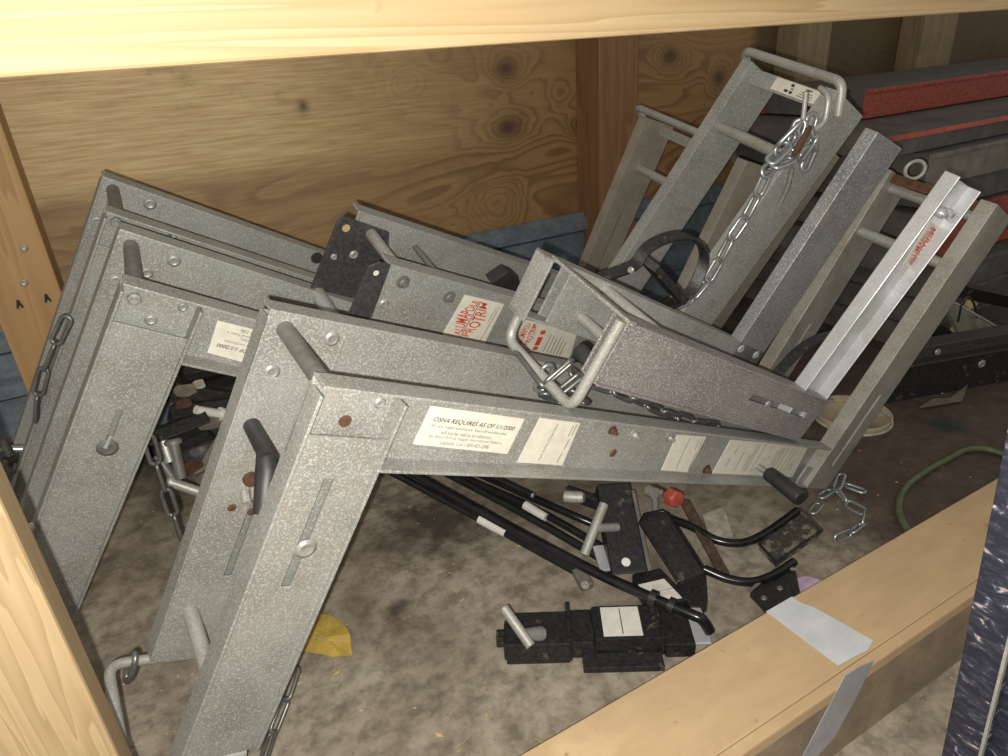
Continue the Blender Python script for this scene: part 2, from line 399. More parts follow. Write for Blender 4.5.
def sticker(parent, fr, c, quad, mat=PAPER, name='sticker'):
    """thin label whose four corners (clockwise from its top left) lie on plane c of the frame"""
    hits = [fr.hit(*q, c) for q in quad]; P = [fr.m(a, b, c) for a, b in hits]
    nrm = (P[1] - P[0]).cross(P[3] - P[0]).normalized()
    if nrm.dot(CAM - P[0]) < 0: nrm = -nrm
    mb = MB(); mb.prism([p - nrm * .0005 for p in P], nrm * .0013)
    return mb.build(name, mat, parent), [p + nrm * .0012 for p in P], nrm
def sbox(mb, fr, a, b, c, slots=None, mi=0):
    """plate spanning a x b with thickness c and rectangular slots [(a0,a1,b0,b1)]"""
    if not slots: return mb.box(fr, a, b, c, mi)
    if len(slots) == 1:                     # one solid plate with a clean rectangular hole
        a0, a1, b0, b1 = slots[0]
        ring = lambda q, k: [fr.m(q[0], q[2], k), fr.m(q[1], q[2], k), fr.m(q[1], q[3], k), fr.m(q[0], q[3], k)]
        o_ = (a[0], a[1], b[0], b[1]); i_ = (a0, a1, b0, b1)
        P = ring(o_, c[0]) + ring(i_, c[0]) + ring(o_, c[1]) + ring(i_, c[1]); F = []
        for j in range(4):
            n_ = (j + 1) % 4
            F += [(j, n_, 4 + n_, 4 + j), (8 + j, 12 + j, 12 + n_, 8 + n_), (j, 8 + j, 8 + n_, n_), (4 + j, 4 + n_, 12 + n_, 12 + j)]
        return mb.add(P, F, mi)
    cur = a[0]
    for (a0, a1, b0, b1) in sorted(slots):
        if a0 > cur: mb.box(fr, (cur, a0), b, c, mi)
        mb.box(fr, (a0, a1), (b[0], b0), c, mi); mb.box(fr, (a0, a1), (b1, b[1]), c, mi); cur = a1
    if cur < a[1]: mb.box(fr, (cur, a[1]), b, c, mi)

# chain
def link_mesh(L=.043, Wd=.021, r=.0034):
    mb = MB(); R = Wd / 2 - r; h = L / 2 - r - R; pts = []
    for j in range(9):
        t = -math.pi / 2 + math.pi * j / 8; pts.append(Vector((h + R * math.cos(t), R * math.sin(t), 0)))
    for j in range(9):
        t = math.pi / 2 + math.pi * j / 8; pts.append(Vector((-h + R * math.cos(t), R * math.sin(t), 0)))
    n = 8; k = len(pts); vs = []
    for i in range(k):
        t = (pts[(i + 1) % k] - pts[(i - 1) % k]).normalized(); s_ = t.cross(Vector((0, 0, 1)))
        for j in range(n):
            a = 2 * math.pi * j / n; vs.append(pts[i] + s_ * (r * math.cos(a)) + Vector((0, 0, r * math.sin(a))))
    fs = [(i * n + j, i * n + (j + 1) % n, ((i + 1) % k) * n + (j + 1) % n, ((i + 1) % k) * n + j) for i in range(k) for j in range(n)]
    me = bpy.data.meshes.new('link'); me.from_pydata([tuple(v) for v in vs], [], fs)
    for p in me.polygons: p.use_smooth = True
    return me
LM = {}
for key, mt in (('z', ZINC), ('d', ZINCD), ('r', RUST)):
    LM[key] = link_mesh(*((.058, .022, .0036) if key == 'd' else (.052, .024, .0036))); LM[key].materials.append(mt)
def put_link(root, p, d, up, key='z', s=1.0):
    d = Vector(d).normalized(); up = Vector(up); up = (up - d * up.dot(d)).normalized(); y = up.cross(d)
    o = bpy.data.objects.new('link', LM[key]); COL.objects.link(o); o.parent = root
    b = parent_world(root); M = Matrix.Identity(4)
    for i in range(3): M[i][0] = d[i] * s; M[i][1] = y[i] * s; M[i][2] = up[i] * s; M[i][3] = p[i] - b[i]
    o.matrix_local = M; return o
def chain(name, label, pts, key='z', up=(0, 0, 1), s=1.0, group=None, twist0=0, jitter=.15, pitch=.033):
    path = smooth_path(pts, 12); ln = [0]; pitch = .050 if key == 'd' else .044
    for i in range(1, len(path)): ln.append(ln[-1] + (path[i] - path[i - 1]).length)
    root = empty(name, path[0]); tag(root, label, 'chain', group)
    def at(t):
        for i in range(1, len(path)):
            if ln[i] >= t: f = (t - ln[i - 1]) / max(1e-9, ln[i] - ln[i - 1]); return path[i - 1].lerp(path[i], f)
        return path[-1]
    n = max(1, int(ln[-1] / (pitch * s)))
    for i in range(n):
        a = at(i * pitch * s); b = at((i + 1) * pitch * s); mid = (a + b) / 2; d = b - a
        if d.length < 1e-6: continue
        u = Vector(up); u = (u - d.normalized() * u.dot(d.normalized()))
        if u.length < 1e-3: u = Vector((1, 0, 0))
        u.normalize(); q = (twist0 + i) % 2
        ang = (math.radians(20) if q == 0 else math.radians(-72)) + random.uniform(-jitter, jitter)
        u = Matrix.Rotation(ang, 3, d.normalized()) @ u
        put_link(root, mid, d, u, key, s)
    return root

# ================================================================== the place
fl_ = MB(); fl_.box(WF, (-2.2, 5.2), (-1.2, YW + .1), (-.04, 0)); struct(fl_.build('floor', FLOORM, loc=(0, 0, 0)))
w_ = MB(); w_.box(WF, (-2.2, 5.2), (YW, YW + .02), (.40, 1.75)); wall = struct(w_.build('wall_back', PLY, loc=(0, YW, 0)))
# pressed steel side below the plywood
cs = MB(); prof = []; z = .0
seq = [(0, 0), (.030, 0), (.045, .022), (.085, .022), (.100, 0)]
zz = 0.0; pr = [(-.002, 0)]
while zz < .40:
    for dz, dy in ((.0, 0), (.028, 0), (.040, .020), (.072, .020), (.084, 0)): pr.append((zz + dz, dy))
    zz += .112
pr = [(a, b) for a, b in pr if a <= .43] + [(.43, 0)]
vs = []; n = len(pr)
for x in (-2.2, 5.2):
    for a, b in pr: vs.append((x, YW - .035 - b, a))
    for a, b in pr: vs.append((x, YW - .031 - b + .0, a))
fs = []
for i in range(n - 1): fs.append((i, i + 1, 2 * n + i + 1, 2 * n + i)); fs.append((n + i, 3 * n + i, 3 * n + i + 1, n + i + 1))
fs.append((n - 1, 2 * n - 1, 4 * n - 1, 3 * n - 1))
cs.add(vs, fs); o = cs.build('corrugated_steel_side', BLUEG); tag(o, 'blue-grey corrugated steel strip along the foot of the plywood wall', 'metal sheet')

def stud(name, x0, x1, y0, mat, z0=0.0, z1=1.75, y1=None):
    mb = MB(); mb.box(WF, (x0, x1), (y0, y1 or YW - .001), (z0, z1)); return struct(mb.build(name, mat, bevel=.003))
p = aty(66, 305, 1.78); q = aty(-1, 322, 1.78)
st1 = stud('trim_1', q.x, p.x, 1.78, STUDW)
a = aty(599, 60, 1.80); b = aty(639, 60, 1.80); stud('trim_2', a.x, b.x, 1.80, STUDD)
a = aty(797, 60, 1.82); b = aty(828, 60, 1.82); stud('trim_3', a.x, b.x, 1.82, STUDG)
a = aty(921, 45, 1.82); b = aty(953, 45, 1.82); stud('trim_4', a.x, b.x, 1.82, STUDG)
for px, py in ((24, 248), (24, 283)):
    dome_bolt(st1, aty(px, py, 1.779), (0, -1, 0), .0065, BOLT, 'screw')
for px, py in ((19, 304), (47, 298)):
    c0 = aty(px, py, 1.779)
    for dx, dz, dx2, dz2 in ((-.005, -.009, 0, .009), (0, .009, .005, -.009), (-.003, -.002, .003, -.002)):
        mb = MB(); mb.tube([c0 + Vector((dx, -.001, dz)), c0 + Vector((dx2, -.001, dz2))], .0022, 6); mb.build('staple', INK, st1)
# near timber frame
YB = .84
mb = MB(); mb.box(WF, (-.9, 2.6), (YB, YB + .04), (H - .001, H + .14)); beam = struct(mb.build('trim_5', BEAMW, bevel=.004))
pk = aty(376, 6, YB - .001); mb = MB(); mb.lathe(pk + Vector((0, .001, 0)), (0, -1, 0), [(.007, 0), (.005, .0006), (.0015, .0008)], 14); mb.build('knot', TAN, beam)
YP = .62
a = aty(0, 500, YP); mb = MB(); mb.box(WF, (a.x - .12, a.x - .0), (YP, YP + .055), (0, 1.6)); struct(mb.build('trim_6', POSTW, bevel=.004))

# ================================================================== scaffold brackets
C_ = .10; TH = .004
def channel(parent, name, fr, l0, l1, x0, x1, wf, wb, web, mat, slots=(), lip=True, web0=None, back=False, cut0=None, cut1=None):
    """C-section along frame axis a; flanges at x0 / x1 between wf and wb; web plate at depth web"""
    mb = MB()
    mb.box(fr, (l0, l1), (x0, x0 + TH), (wf, wb))
    mb.box(fr, (l0 if cut1 is None else cut1, l1), (x1 - TH, x1), (wf, wb))
    sbox(mb, fr, (l0 if web0 is None else web0, l1), (x0 + TH * .5, x1 - TH * .5), (web, web + TH), list(slots))
    if back: mb.box(fr, (l0, l1), (x0 + TH * .5, x1 - TH * .5), (wb - TH, wb))
    return mb.build(name, mat, parent, bevel=.0011)
def swap(fr): return Fr(fr.O, fr.B, fr.A, fr.C)
def rod(parent, p, q, r, mat, name='cross_rod', n=14):
    mb = MB(); mb.tube([p, q], r, n); return mb.build(name, mat, parent)

def z_bracket(label, O, U, V, W, La, Lleg, k, G, d, riser=None, cl=.103, mats=(None, None), slotF=None, slotR=None, rest=None, legend=None):
    mA, mR = mats[0] or ALU, mats[1] or ALU
    O = Vector(O) + Vector((0, 0, H)); U = Vector(U); V = Vector(V); W = Vector(W)
    fr = Fr(O, U, V + U * k, W)
    base = fr.m(0, Lleg, 0); root = empty('scaffold_bracket', (O.x, O.y, 0.0)); tag(root, label, 'bracket', 'aluminium scaffold brackets in the pile')
    leg = swap(fr)
    # front frame: arm opens to the near side, leg nests in it
    channel(root, 'arm', fr, 0, La, 0, C_, 0, d, d - TH, mA, cut1=cl)
    channel(root, 'arm', fr, 0, La, 0, C_, G, G + d, G, mA, cut1=cl * .2)
    channel(root, 'leg', leg, .012, Lleg, 0, cl, 0.0005, d + .004, .008, mA, slots=slotF or (), web0=.062, back=True)
    channel(root, 'leg', leg, .012, Lleg, 0, cl, G - .0008, G + d, G - .003, mA, slots=slotR or (), web0=.085, back=True)
    rf = None
    if riser:
        k2, G2, Lr = riser
        rf = Fr(O + U * (La - k2 * C_ + k * C_), V + U * k2, U, W)      # axis a runs down the riser
        channel(root, 'riser', rf, -Lr, C_, -C_, 0, -.001, d, -.001, mR, slots=[(-.14, .04, -.056, -.046)], back=True)
        channel(root, 'riser', rf, -Lr, C_, -C_, 0, G2, G2 + d, G2, mR, slots=[(-.20, -.05, -.056, -.046)], back=True)
        mb = MB(); mb.box(rf, (C_ - .045, C_ - .003), (-C_ - .03, -.01), (.010, .013)); mb.build('gusset', mA, root)
        rod(root, rf.m(C_ * .5, -.05, d), rf.m(C_ * .5, -.05, G2 + d), .009, RODG)
        rod(root, rf.m(-Lr + .13, -C_ * .75, 0.003), rf.m(-Lr + .13, -C_ * .75, G2), .011, GALV)
    return root, fr, leg, rf
def nrm_w(fr): return -(fr.C.normalized())

# ---- bracket in front
B1, f1, l1, r1 = z_bracket('front Z-shaped aluminium scaffold bracket with OSHA sticker on its long arm',
    (0.1307, 0.6108, -0.2866), (0.8891, 0.1172, -0.4424), (-0.3442, 0.1588, -0.9254), (-0.0382, 0.9751, 0.1815),
    1.2559, .552, -.116, .174, .030, (-.1183, .2121, .548), mats=(ALU, ALUR),
    slotF=[(.115, .268, .044, .056)], slotR=[(.245, .40, .058, .068)])
G1 = .174; D1 = .03; N1 = nrm_w(f1)
def corner_rod(root, fr, px, py, G, d, r, mat, w1=None):
    a, b = fr.hit(px, py, G); return rod(root, fr.m(a, b, G), fr.m(a, b, w1 if w1 is not None else d - .002), r, mat)
corner_rod(B1, f1, 285, 329, G1, D1, .0105, RODG)
corner_rod(B1, f1, 190, 610, G1, D1, .0105, GALV)
for px, py in ((332, 339), (272, 372), (264, 374)): 
    if px != 264: dome_bolt(B1, f1.pt(px, py, G1), N1, .0085)
a, b = f1.hit(332, 397, D1 - TH); hole(B1, f1.m(a, b, D1 - TH - .0008), N1, .0085, GALV, 'washer')
hole(B1, f1.pt(345, 421, D1 - TH), N1, .0075, RUST, 'rusty_hole'); dome_bolt(B1, f1.pt(380, 403, D1 - TH), N1, .006)
dome_bolt(B1, f1.pt(306, 549, .006), N1, .011, BOLT, 'slot_bolt')
# flattened black lever on the rear leg
a, b = f1.hit(251, 424, G1); p0 = f1.m(a, b, G1); p1 = f1.m(a, b, G1 - .075); p2 = p1 + (f1.B.normalized() * .055) - f1.C * .03
mb = MB(); mb.tube([p0, p1 - f1.C * .0], .0105, 14); mb.tube([p1 + f1.C * .012, p1.lerp(p2, .25), p2], .012, 12, rs=[.0115, .0145, .011]); mb.build('lever_grip', RUB, B1)
for px, py in ((245, 492), (254, 487)):
    mb = MB(); p = f1.pt(px, py, G1 - .004); mb.tube([p, p + N1 * .016 + f1.B * .006], .006, 8); mb.build('cotter', GALV, B1)
p = f1.pt(250, 478, G1 - .006); mb = MB(); mb.lathe(p, N1, [(.010, 0), (.009, .008)], 10); mb.build('rusty_nut', RUST, B1)
for px, py in ((232, 508), (252, 512)):
    a, b = f1.hit(px, py, G1 - .0035); mb = MB(); mb.lathe(f1.m(a, b, G1 - .0032), N1, [(.006, 0), (.003, .0006)], 12); mb.build('rust_spot', RUST, B1)
# right-hand details of the arm
for px, py, mt_, r_ in ((612, 430, RUST, .0055), (634, 434, GALV, .006), (669, 437, BOLT, .0055), (613, 453, RUST, .006), (706, 469, RUST, .007)):
    hex_bolt(B1, f1.pt(px, py, D1 - TH), N1, r_, .006, mt_) if px != 613 else dome_bolt(B1, f1.pt(px, py, D1 - TH), N1, r_, mt_, 'rusty_bolt')
pA = f1.pt(757, 466, D1 - TH); 
gA = CAM + ray(768, 473) * ((pA - CAM).length / ray(757, 466).length * .985); gB = CAM + ray(801, 499) * ((pA - CAM).length / ray(757, 466).length * .93)
mb = MB(); mb.tube([pA, gA], .006, 10); mb.build('grip_pin', BOLT, B1)
mb = MB(); mb.tube([gA, gA.lerp(gB, .04), gA.lerp(gB, .96), gB], .0145, 16, rs=[.012, .014, .015, .013]); mb.build('handle_grip', RUB, B1)
# bail on the rear leg foot (lies beyond the outer edge)
Lb = .552
q1 = f1.m(.095, Lb + .008, G1 + .01); q2 = f1.m(-.050, Lb + .004, G1 + .01); q3 = f1.m(-.050, Lb + .004, .012); q4 = f1.m(.09, Lb + .008, .012)
mb = MB(); mb.tube(arc_path([q1, q2, q3, q4], .025), .0072, 12); mb.build('bail_rod', GALV, B1)
# bail and end plate on top of the risers
def riser_bail(root, rf, Lr, G2, x=-.098, up=.016, r=.0085, mat=None, plate=True, wext=.03):
    t = -Lr - up
    mb = MB(); mb.tube(arc_path([rf.m(-Lr + .02, x + .05, G2 + .03), rf.m(t, x, G2 + .042), rf.m(t, x, .004), rf.m(-Lr + .03, x + .03, -.006)], .02), r, 12); b_ = mb.build('bail_rod', mat or GALV, root)
    if plate:
        mb = MB(); mb.box(rf, (-Lr + .004, -Lr + .034), (-.078, -.075), (-.0, G2 + .01)); mb.build('end_plate', ALU, root)
    return b_
mb = MB(); mb.box(r1, (-.548 + .002, -.548 + .020), (-.085, -.079), (0, .212)); mb.build('end_plate', RUST, B1)
rod(B1, r1.m(-.52, -.06, 0), r1.m(-.52, -.06, .212), .010, GALV)
mb = MB(); c0 = r1.m(-.575, -.03, .205)
mb.tube([c0 + (r1.C * math.cos(t) + r1.A.normalized() * math.sin(t)) * .019 for t in [2 * math.pi * j / 18 for j in range(19)]], .0042, 10); mb.build('eye_ring', GALV, B1)

def osha(root, fr, c, quad, flip=False):
    st, P, nr = sticker(root, fr, c, quad)
    X = P[1] - P[0]; Y = P[0] - P[3]; Wd = X.length; Ht = Y.length; O = P[3]
    if flip: O = P[1]; X = -X; Y = -Y
    def tx(s, x, y, w, h, mat, **k): text_part(s, st, O + X * x + Y * y + nr * .0004, X, Y, Wd * w, Ht * h, mat, **k)
    tx('OSHA REQUIRES AS OF 1/1/2000', .07, .62, .86, .14, INK, slant=.25, bold=.009)
    tx('(fs) new height workbench. Your old workbenches', .08, .47, .80, .10, INKG, bold=.004)
    tx('will not be valid as an infraction.', .20, .335, .54, .10, INKG, bold=.004)
    tx('An Alum-A-Pole Supply Instructional Video is', .10, .20, .78, .10, INKG, bold=.004)
    tx('available. Call 1-800-421-2586', .24, .065, .52, .10, INKG, bold=.004)
osha(B1, f1, D1 - TH, [(430.6, 405.7), (524.4, 418.6), (507, 453.7), (412.7, 443.8)])
def note(root, fr, c, quad, rows, mat=PAPER, ink=INKG):
    st, P, nr = sticker(root, fr, c, quad, mat)
    X = P[1] - P[0]; Y = P[0] - P[3]
    for x, y0, y1, s in rows:      # text running up the label
        O = P[3] + X * x + Y * y0 + nr * .0004
        if s: text_part(s, st, O, Y, -X, Y.length * (y1 - y0), X.length * .07, ink, bold=.006)
        else: line_part(st, O, O + Y * (y1 - y0), .0014, nr, ink)
    return st
note(B1, f1, D1 - TH, [(539.7, 417.6), (580, 422.8), (562, 465), (517, 462)], [(.50, .08, .92, 'Alum-A-Pole Corporation'), (.86, .68, .95, None), (.93, .05, .30, None), (.93, .36, .62, None), (.93, .70, .97, None)])
note(B1, f1, D1 - TH, [(677, 434.6), (706, 436.5), (687, 472), (661, 470)], [(.45, .08, .95, None), (.80, .62, .95, None), (.90, .05, .55, None), (.90, .62, .95, None)])
note(B1, f1, D1 - TH, [(730.7, 439.5), (808, 446.5), (792, 477), (712, 473)], [(.06, .8, .86, None), (.10, .2, .5, None), (.12, .6, .9, None), (.22, .12, .70, None), (.31, .1, .62, None), (.335, .1, .95, None), (.36, .12, .95, None), (.42, .1, .98, None), (.50, .45, .55, None), (.55, .5, .62, None), (.62, .3, .85, None), (.645, .3, .9, None), (.67, .25, .9, None), (.695, .25, .9, None), (.74, .1, .95, None), (.80, .15, .9, None), (.85, .15, .85, None), (.90, .2, .55, None), (.925, .2, .6, None)])

# ---- second bracket
_U = Vector((0.8594, 0.039, -0.5098)); _V = Vector((-0.396, 0.2292, -0.8892))
_t = Fr(Vector((-0.0147, 0.9775, -0.2448 + H)), _U, _V + _U * -.116, (0.0822, 0.9661, 0.2124))
_a = _t.hit(118, 410, .008); _b = _t.hit(110, 441, .008); S2 = (_a[1], _b[1], (_a[0] + _b[0]) / 2 - .004, (_a[0] + _b[0]) / 2 + .004)
B2, f2, l2, r2 = z_bracket('second Z-shaped aluminium bracket with an upside-down date sticker and tall risers in the back',
    (-0.0147, 0.9775, -0.2448), (0.8594, 0.039, -0.5098), (-0.396, 0.2292, -0.8892), (0.0822, 0.9661, 0.2124),
    1.0311, .655, -.116, .174, .030, (-.1239, .2213, .738), mats=(ALU, ALU),
    slotF=[S2], slotR=[(.1, .2, .03, .04)])
N2 = nrm_w(f2)
corner_rod(B2, f2, 131, 246, .174, .03, .0105, RODG)
dome_bolt(B2, f2.pt(174, 261, .174), N2, .0085); dome_bolt(B2, f2.pt(116, 281, .174), N2, .0085); dome_bolt(B2, f2.pt(147, 273, .174), N2, .008)
hex_bolt(B2, f2.pt(134, 297, .026), N2, .009); dome_bolt(B2, f2.pt(151, 320, .026), N2, .007); dome_bolt(B2, f2.pt(183, 307, .026), N2, .006)
dome_bolt(B2, f2.pt(107.5, 448, .006), N2, .0125, RODG, 'slot_bolt')
a, b = f2.hit(111, 438, .008); rod(B2, f2.m(a, b, .012), f2.m(a - .005, b + .012, -.004), .004, BOLT, 'slot_pin', 8)
osha(B2, f2, .026, [(217.5, 320.3), (312, 344), (300, 378), (207.4, 352.3)], flip=True)
riser_bail(B2, r2, .738, .2213)
for px, py in ((700, 290),): pass
st_e = r2
def plate_note(root, fr, a0, a1, b_, w0, w1, txts):
    P = [fr.m(a0, b_, w1), fr.m(a0, b_, w0), fr.m(a1, b_, w0), fr.m(a1, b_, w1)]
    nr = (P[1] - P[0]).cross(P[3] - P[0]).normalized()
    if nr.dot(CAM - P[0]) < 0: nr = -nr
    mb = MB(); mb.prism([p + nr * .0005 for p in P], nr * .001); st = mb.build('sticker', PAPER, root)
    X = P[1] - P[0]; Y = P[0] - P[3]
    for x, y, w, h, s in txts: line_part(st, P[3] + X * x + Y * (y + h / 2) + nr * .002, P[3] + X * (x + w) + Y * (y + h / 2) + nr * .002, Y.length * h * .7, nr, INK if h > .25 else INKG)
plate_note(B2, r2, -.732, -.708, -.079, .03, .16, [(.33, .62, .06, .3, ''), (.36, .40, .05, .2, ''), (.26, .10, .07, .3, ''), (.36, .08, .06, .3, ''), (.62, .70, .12, .2, ''), (.56, .48, .22, .1, ''), (.54, .30, .26, .1, ''), (.52, .12, .28, .1, '')])
# pivot spot low on the near riser
hole(B2, r2.pt(711, 304, -.002) if False else Fr(r2.O, r2.A, r2.B, r2.C).pt(711, 304, -.002), N2, .011, ALU3, 'pivot_stud')

# ---- third bracket, furthest back on the left
B3, f3, l3, r3 = z_bracket('rearmost left aluminium bracket leaning against the plywood wall with a hanging chain',
    (-0.011, 1.265, -0.2), (0.86, 0.057, -0.508), (-0.399, 0.206, -0.893), (0.054, 0.971, 0.2),
    1.20, .60, -.116, .170, .032, None, mats=(ALU, ALU), slotR=[(.12, .2, .03, .04)])
N3 = nrm_w(f3)
corner_rod(B3, f3, 113, 190, .17, .032, .0105, RODG)
dome_bolt(B3, f3.pt(150, 204, .17), N3, .0095); dome_bolt(B3, f3.pt(97, 222, .17), N3, .0095)
hex_bolt(B3, f3.pt(116, 221, .028), N3, .009); dome_bolt(B3, f3.pt(172, 235, .028), N3, .008)
hole(B3, f3.pt(317, 258, .169), N3, .013, INK, 'hole')

# ---- tall riser pair behind (its foot is buried in the pile)
def pair(label, T, A, Bv, Cv, G, L, d, mat, slot, Lbail=True):
    A = Vector(A); T = Vector(T); fr = Fr(T, A, Vector(Bv), Vector(Cv))
    root = empty('scaffold_bracket', (T.x, T.y, 0)); tag(root, label, 'bracket', 'aluminium scaffold brackets in the pile')
    return root, fr
U7 = Vector((.94, .05, -.33)).normalized(); V7 = Vector((-.30, .20, -.93)); V7 = (V7 - U7 * V7.dot(U7)).normalized(); W7 = U7.cross(V7); W7 = W7 if W7.y > 0 else -W7
d7 = ray(647, 118); T7 = CAM + d7 * 1.72
B7, f7 = pair('narrow upright aluminium bracket in front of the dark wall stud', T7, V7, U7, W7, .2, .9, .03, ALU3, None)
L7 = (T7.z - .02) / -V7.z
channel(B7, 'riser', f7, 0, L7, 0, C_, 0, .03, 0, ALUD, slots=[(.24, .42, .045, .052)], back=True)
w7 = -.2
for i in range(60):
    if f7.hit(744, 165, w7)[1] < 0: break
    w7 -= .004
channel(B7, 'riser', f7, 0, L7 * .93, 0, C_, w7, w7 + .03, w7, ALUD, back=True)
mb = MB(); mb.tube(arc_path([f7.m(.02, .05, .035), f7.m(-.014, -.004, .05), f7.m(-.014, -.004, -.21), f7.m(.03, .04, -.21)], .02), .0085, 12); mb.build('bail_rod', GALV, B7)
rod(B7, f7.m(.12, .045, 0), f7.m(.12, .045, -.2), .011, GALV)
mb = MB(); mb.box(f7, (.005, .028), (.06, .063), (-.2, .03)); mb.build('end_plate', ALU, B7)

# ---- bracket with the black pivot plates and red lettered stickers
O4 = Vector((0.33715, 0.96638, -0.28771 + H)); U4 = Vector((.873, .186, -.442)).normalized(); V4 = Vector((-.373, .303, -.88)).normalized(); W4 = Vector((-.030, .928, .356)).normalized()
f4 = Fr(O4, U4, V4, W4); N4 = -W4; G4 = .1733
B4 = empty('scaffold_bracket', (O4.x, O4.y, 0)); tag(B4, 'aluminium bracket with black pivot plates and a red lettered sticker, lying behind the front one', 'bracket', 'aluminium scaffold brackets in the pile')
L4 = .98
channel(B4, 'arm', f4, 0, L4, 0, C_, 0, .03, 0, ALU, back=False)
channel(B4, 'arm', f4, f4.hit(358, 214, G4)[0], L4, 0, C_, G4, G4 + .03, G4, ALU)
mb = MB(); hp = [f4.hit(*q, G4 - .006) for q in ((343, 216), (389, 232), (388, 250), (383, 262), (376, 276), (356, 296), (336, 305), (313, 300), (310, 290), (337, 222))]
mb.prism([f4.m(a, b, G4 - .008) for a, b in hp], W4 * .005); pv = mb.build('pivot_plate', PLATE, B4, bevel=.001)
a, b = f4.hit(346, 228, G4 - .009); hole(B4, f4.m(a, b, G4 - .0092), N4, .007, TAN, 'hole')
dome_bolt(B4, f4.pt(354, 255, G4 - .009), N4, .007, GALV); dome_bolt(B4, f4.pt(334, 257, G4 - .009), N4, .005, GALV)
mb = MB(); hp = [f4.hit(*q, -.004) for q in ((369, 266), (380, 262), (391, 265), (372, 317), (366, 320), (348, 316))]
mb.prism([f4.m(a, b, -.0045) for a, b in hp], W4 * .004); mb.build('pivot_plate', PLATE, B4, bevel=.001)
hole(B4, f4.pt(376, 273, -.0052), N4, .0045, PAPER, 'hole')
corner_rod(B4, f4, 371, 234, G4 - .008, .004, .010, GALV)
corner_rod(B4, f4, 318, 294, G4 - .008, .004, .0135, GALV, w1=.05)
corner_rod(B4, f4, 415, 247, G4, .004, .0055, RODG)
for px, py, mt_ in ((403, 282, RODG), (449, 297, RODG)): hex_bolt(B4, f4.pt(px, py, -.0005), N4, .0085, .005, mt_)
dome_bolt(B4, f4.pt(384, 304, -.0005), N4, .007, GALV)
def logo(root, fr, c, quad, second=False):
    st, P, nr = sticker(root, fr, c, quad)
    X = P[1] - P[0]; Y = P[0] - P[3]      # lettering runs up the label
    up = lambda x, y: (y * (1 - .55 * abs(2 * x - 1)) if True else y)
    O = P[3] + nr * .0005
    text_part('ALUMAPOLE', st, O + X * .39 + Y * .06, Y, -X, Y.length * .88, X.length * .34, INKR, bold=.012, shape=lambda x, y: y * (1 - .55 * abs(2 * x - 1)))
    text_part('PROTRIM', st, O + X * .78 + Y * .07, Y, -X, Y.length * .86, X.length * .34, INKR, bold=.012, shape=lambda x, y: 1 - (1 - y) * (1 - .55 * abs(2 * x - 1)))
    line_part(st, O + X * .415 + Y * .05, O + X * .415 + Y * .95, .0016, nr, INK)
    line_part(st, O + X * .86 + Y * .5, O + X * .86 + Y * .9, .0012, nr, INKG)
    line_part(st, O + X * .93 + Y * .03, O + X * .93 + Y * .9, .0014, nr, INKG)
    return st
logo(B4, f4, -.0005, [(465, 294.7), (504, 304), (484, 343.6), (442.5, 334.5)])
st, P, nr = sticker(B4, f4, -.0005, [(520, 318), (577, 333), (568, 362), (507, 347)])
X = P[1] - P[0]; Y = P[0] - P[3]
Os = P[3] + nr * .0005
text_part('ALUMAPOLE', st, Os + X * .19 + Y * .22, Y, -X, Y.length * .72, X.length * .12, INKR, bold=.012, shape=lambda x, y: y * (1 - .55 * abs(2 * x - 1)))
text_part('PROTRIM', st, Os + X * .34 + Y * .22, Y, -X, Y.length * .72, X.length * .12, INKR, bold=.012, shape=lambda x, y: 1 - (1 - y) * (1 - .55 * abs(2 * x - 1)))
for y0_, y1_ in ((.10, .24), (.28, .58), (.68, .82)): line_part(st, Os + X * .43 + Y * y0_, Os + X * .43 + Y * y1_, X.length * .075, nr, INKR)
for i in range(6): line_part(st, P[3] + X * (.58 + .06 * i) + Y * .12 + nr * .0005, P[3] + X * (.58 + .06 * i) + Y * (.75 - .05 * (i % 3)) + nr * .0005, .0022, nr, INKG)
# its riser shows as a muddy strip between the other risers
ra, rb_ = f4.hit(729, 332, 0); 
rf4 = Fr(f4.m(L4, C_, 0), V4, U4, W4)
channel(B4, 'riser', rf4, -.62, 0, -C_, 0, -.001, .03, -.001, ALUD, back=True)

# ---- bracket lying on top: leg to the left, bright arms up to the right
O5 = Vector((1.03535, 0.7412, -0.72826 + H)); U5 = Vector((.399, -.238, .886)).normalized(); V5 = Vector((-.917, -.095, .387)).normalized(); W5 = Vector((.008, .967, .256)).normalized()
K5 = .131; G5 = .162; D5 = .026; CL5 = .097; LU = .52; LV = .637
fa5 = Fr(O5, U5, V5, W5); fl5 = Fr(O5, V5 + U5 * K5, U5, W5); N5 = -W5
B5 = empty('scaffold_bracket', (O5.x, O5.y, 0)); tag(B5, 'topmost bracket with a bent rod loop on its left end and bright arms', 'bracket', 'aluminium scaffold brackets in the pile')
sa0, sb0 = fl5.hit(805, 417, -.004); sa1, sb1 = fl5.hit(752, 396, -.004)
channel(B5, 'leg', fl5, 0, LV, 0, CL5, -.010, .028, -.004, ALU3, slots=[(min(sa0, sa1), max(sa0, sa1), (sb0 + sb1) / 2 - .006, (sb0 + sb1) / 2 + .006)], back=True)
channel(B5, 'leg', fl5, 0, LV - .035, 0, CL5, G5, G5 + D5, G5, ALU, back=True)
channel(B5, 'arm', fa5, 0.02, LU, 0, C_, 0, D5, D5 - TH, ALU2)
channel(B5, 'arm', fa5, 0.02, LU + .015, 0, C_, G5, G5 + D5, G5, ALU4)
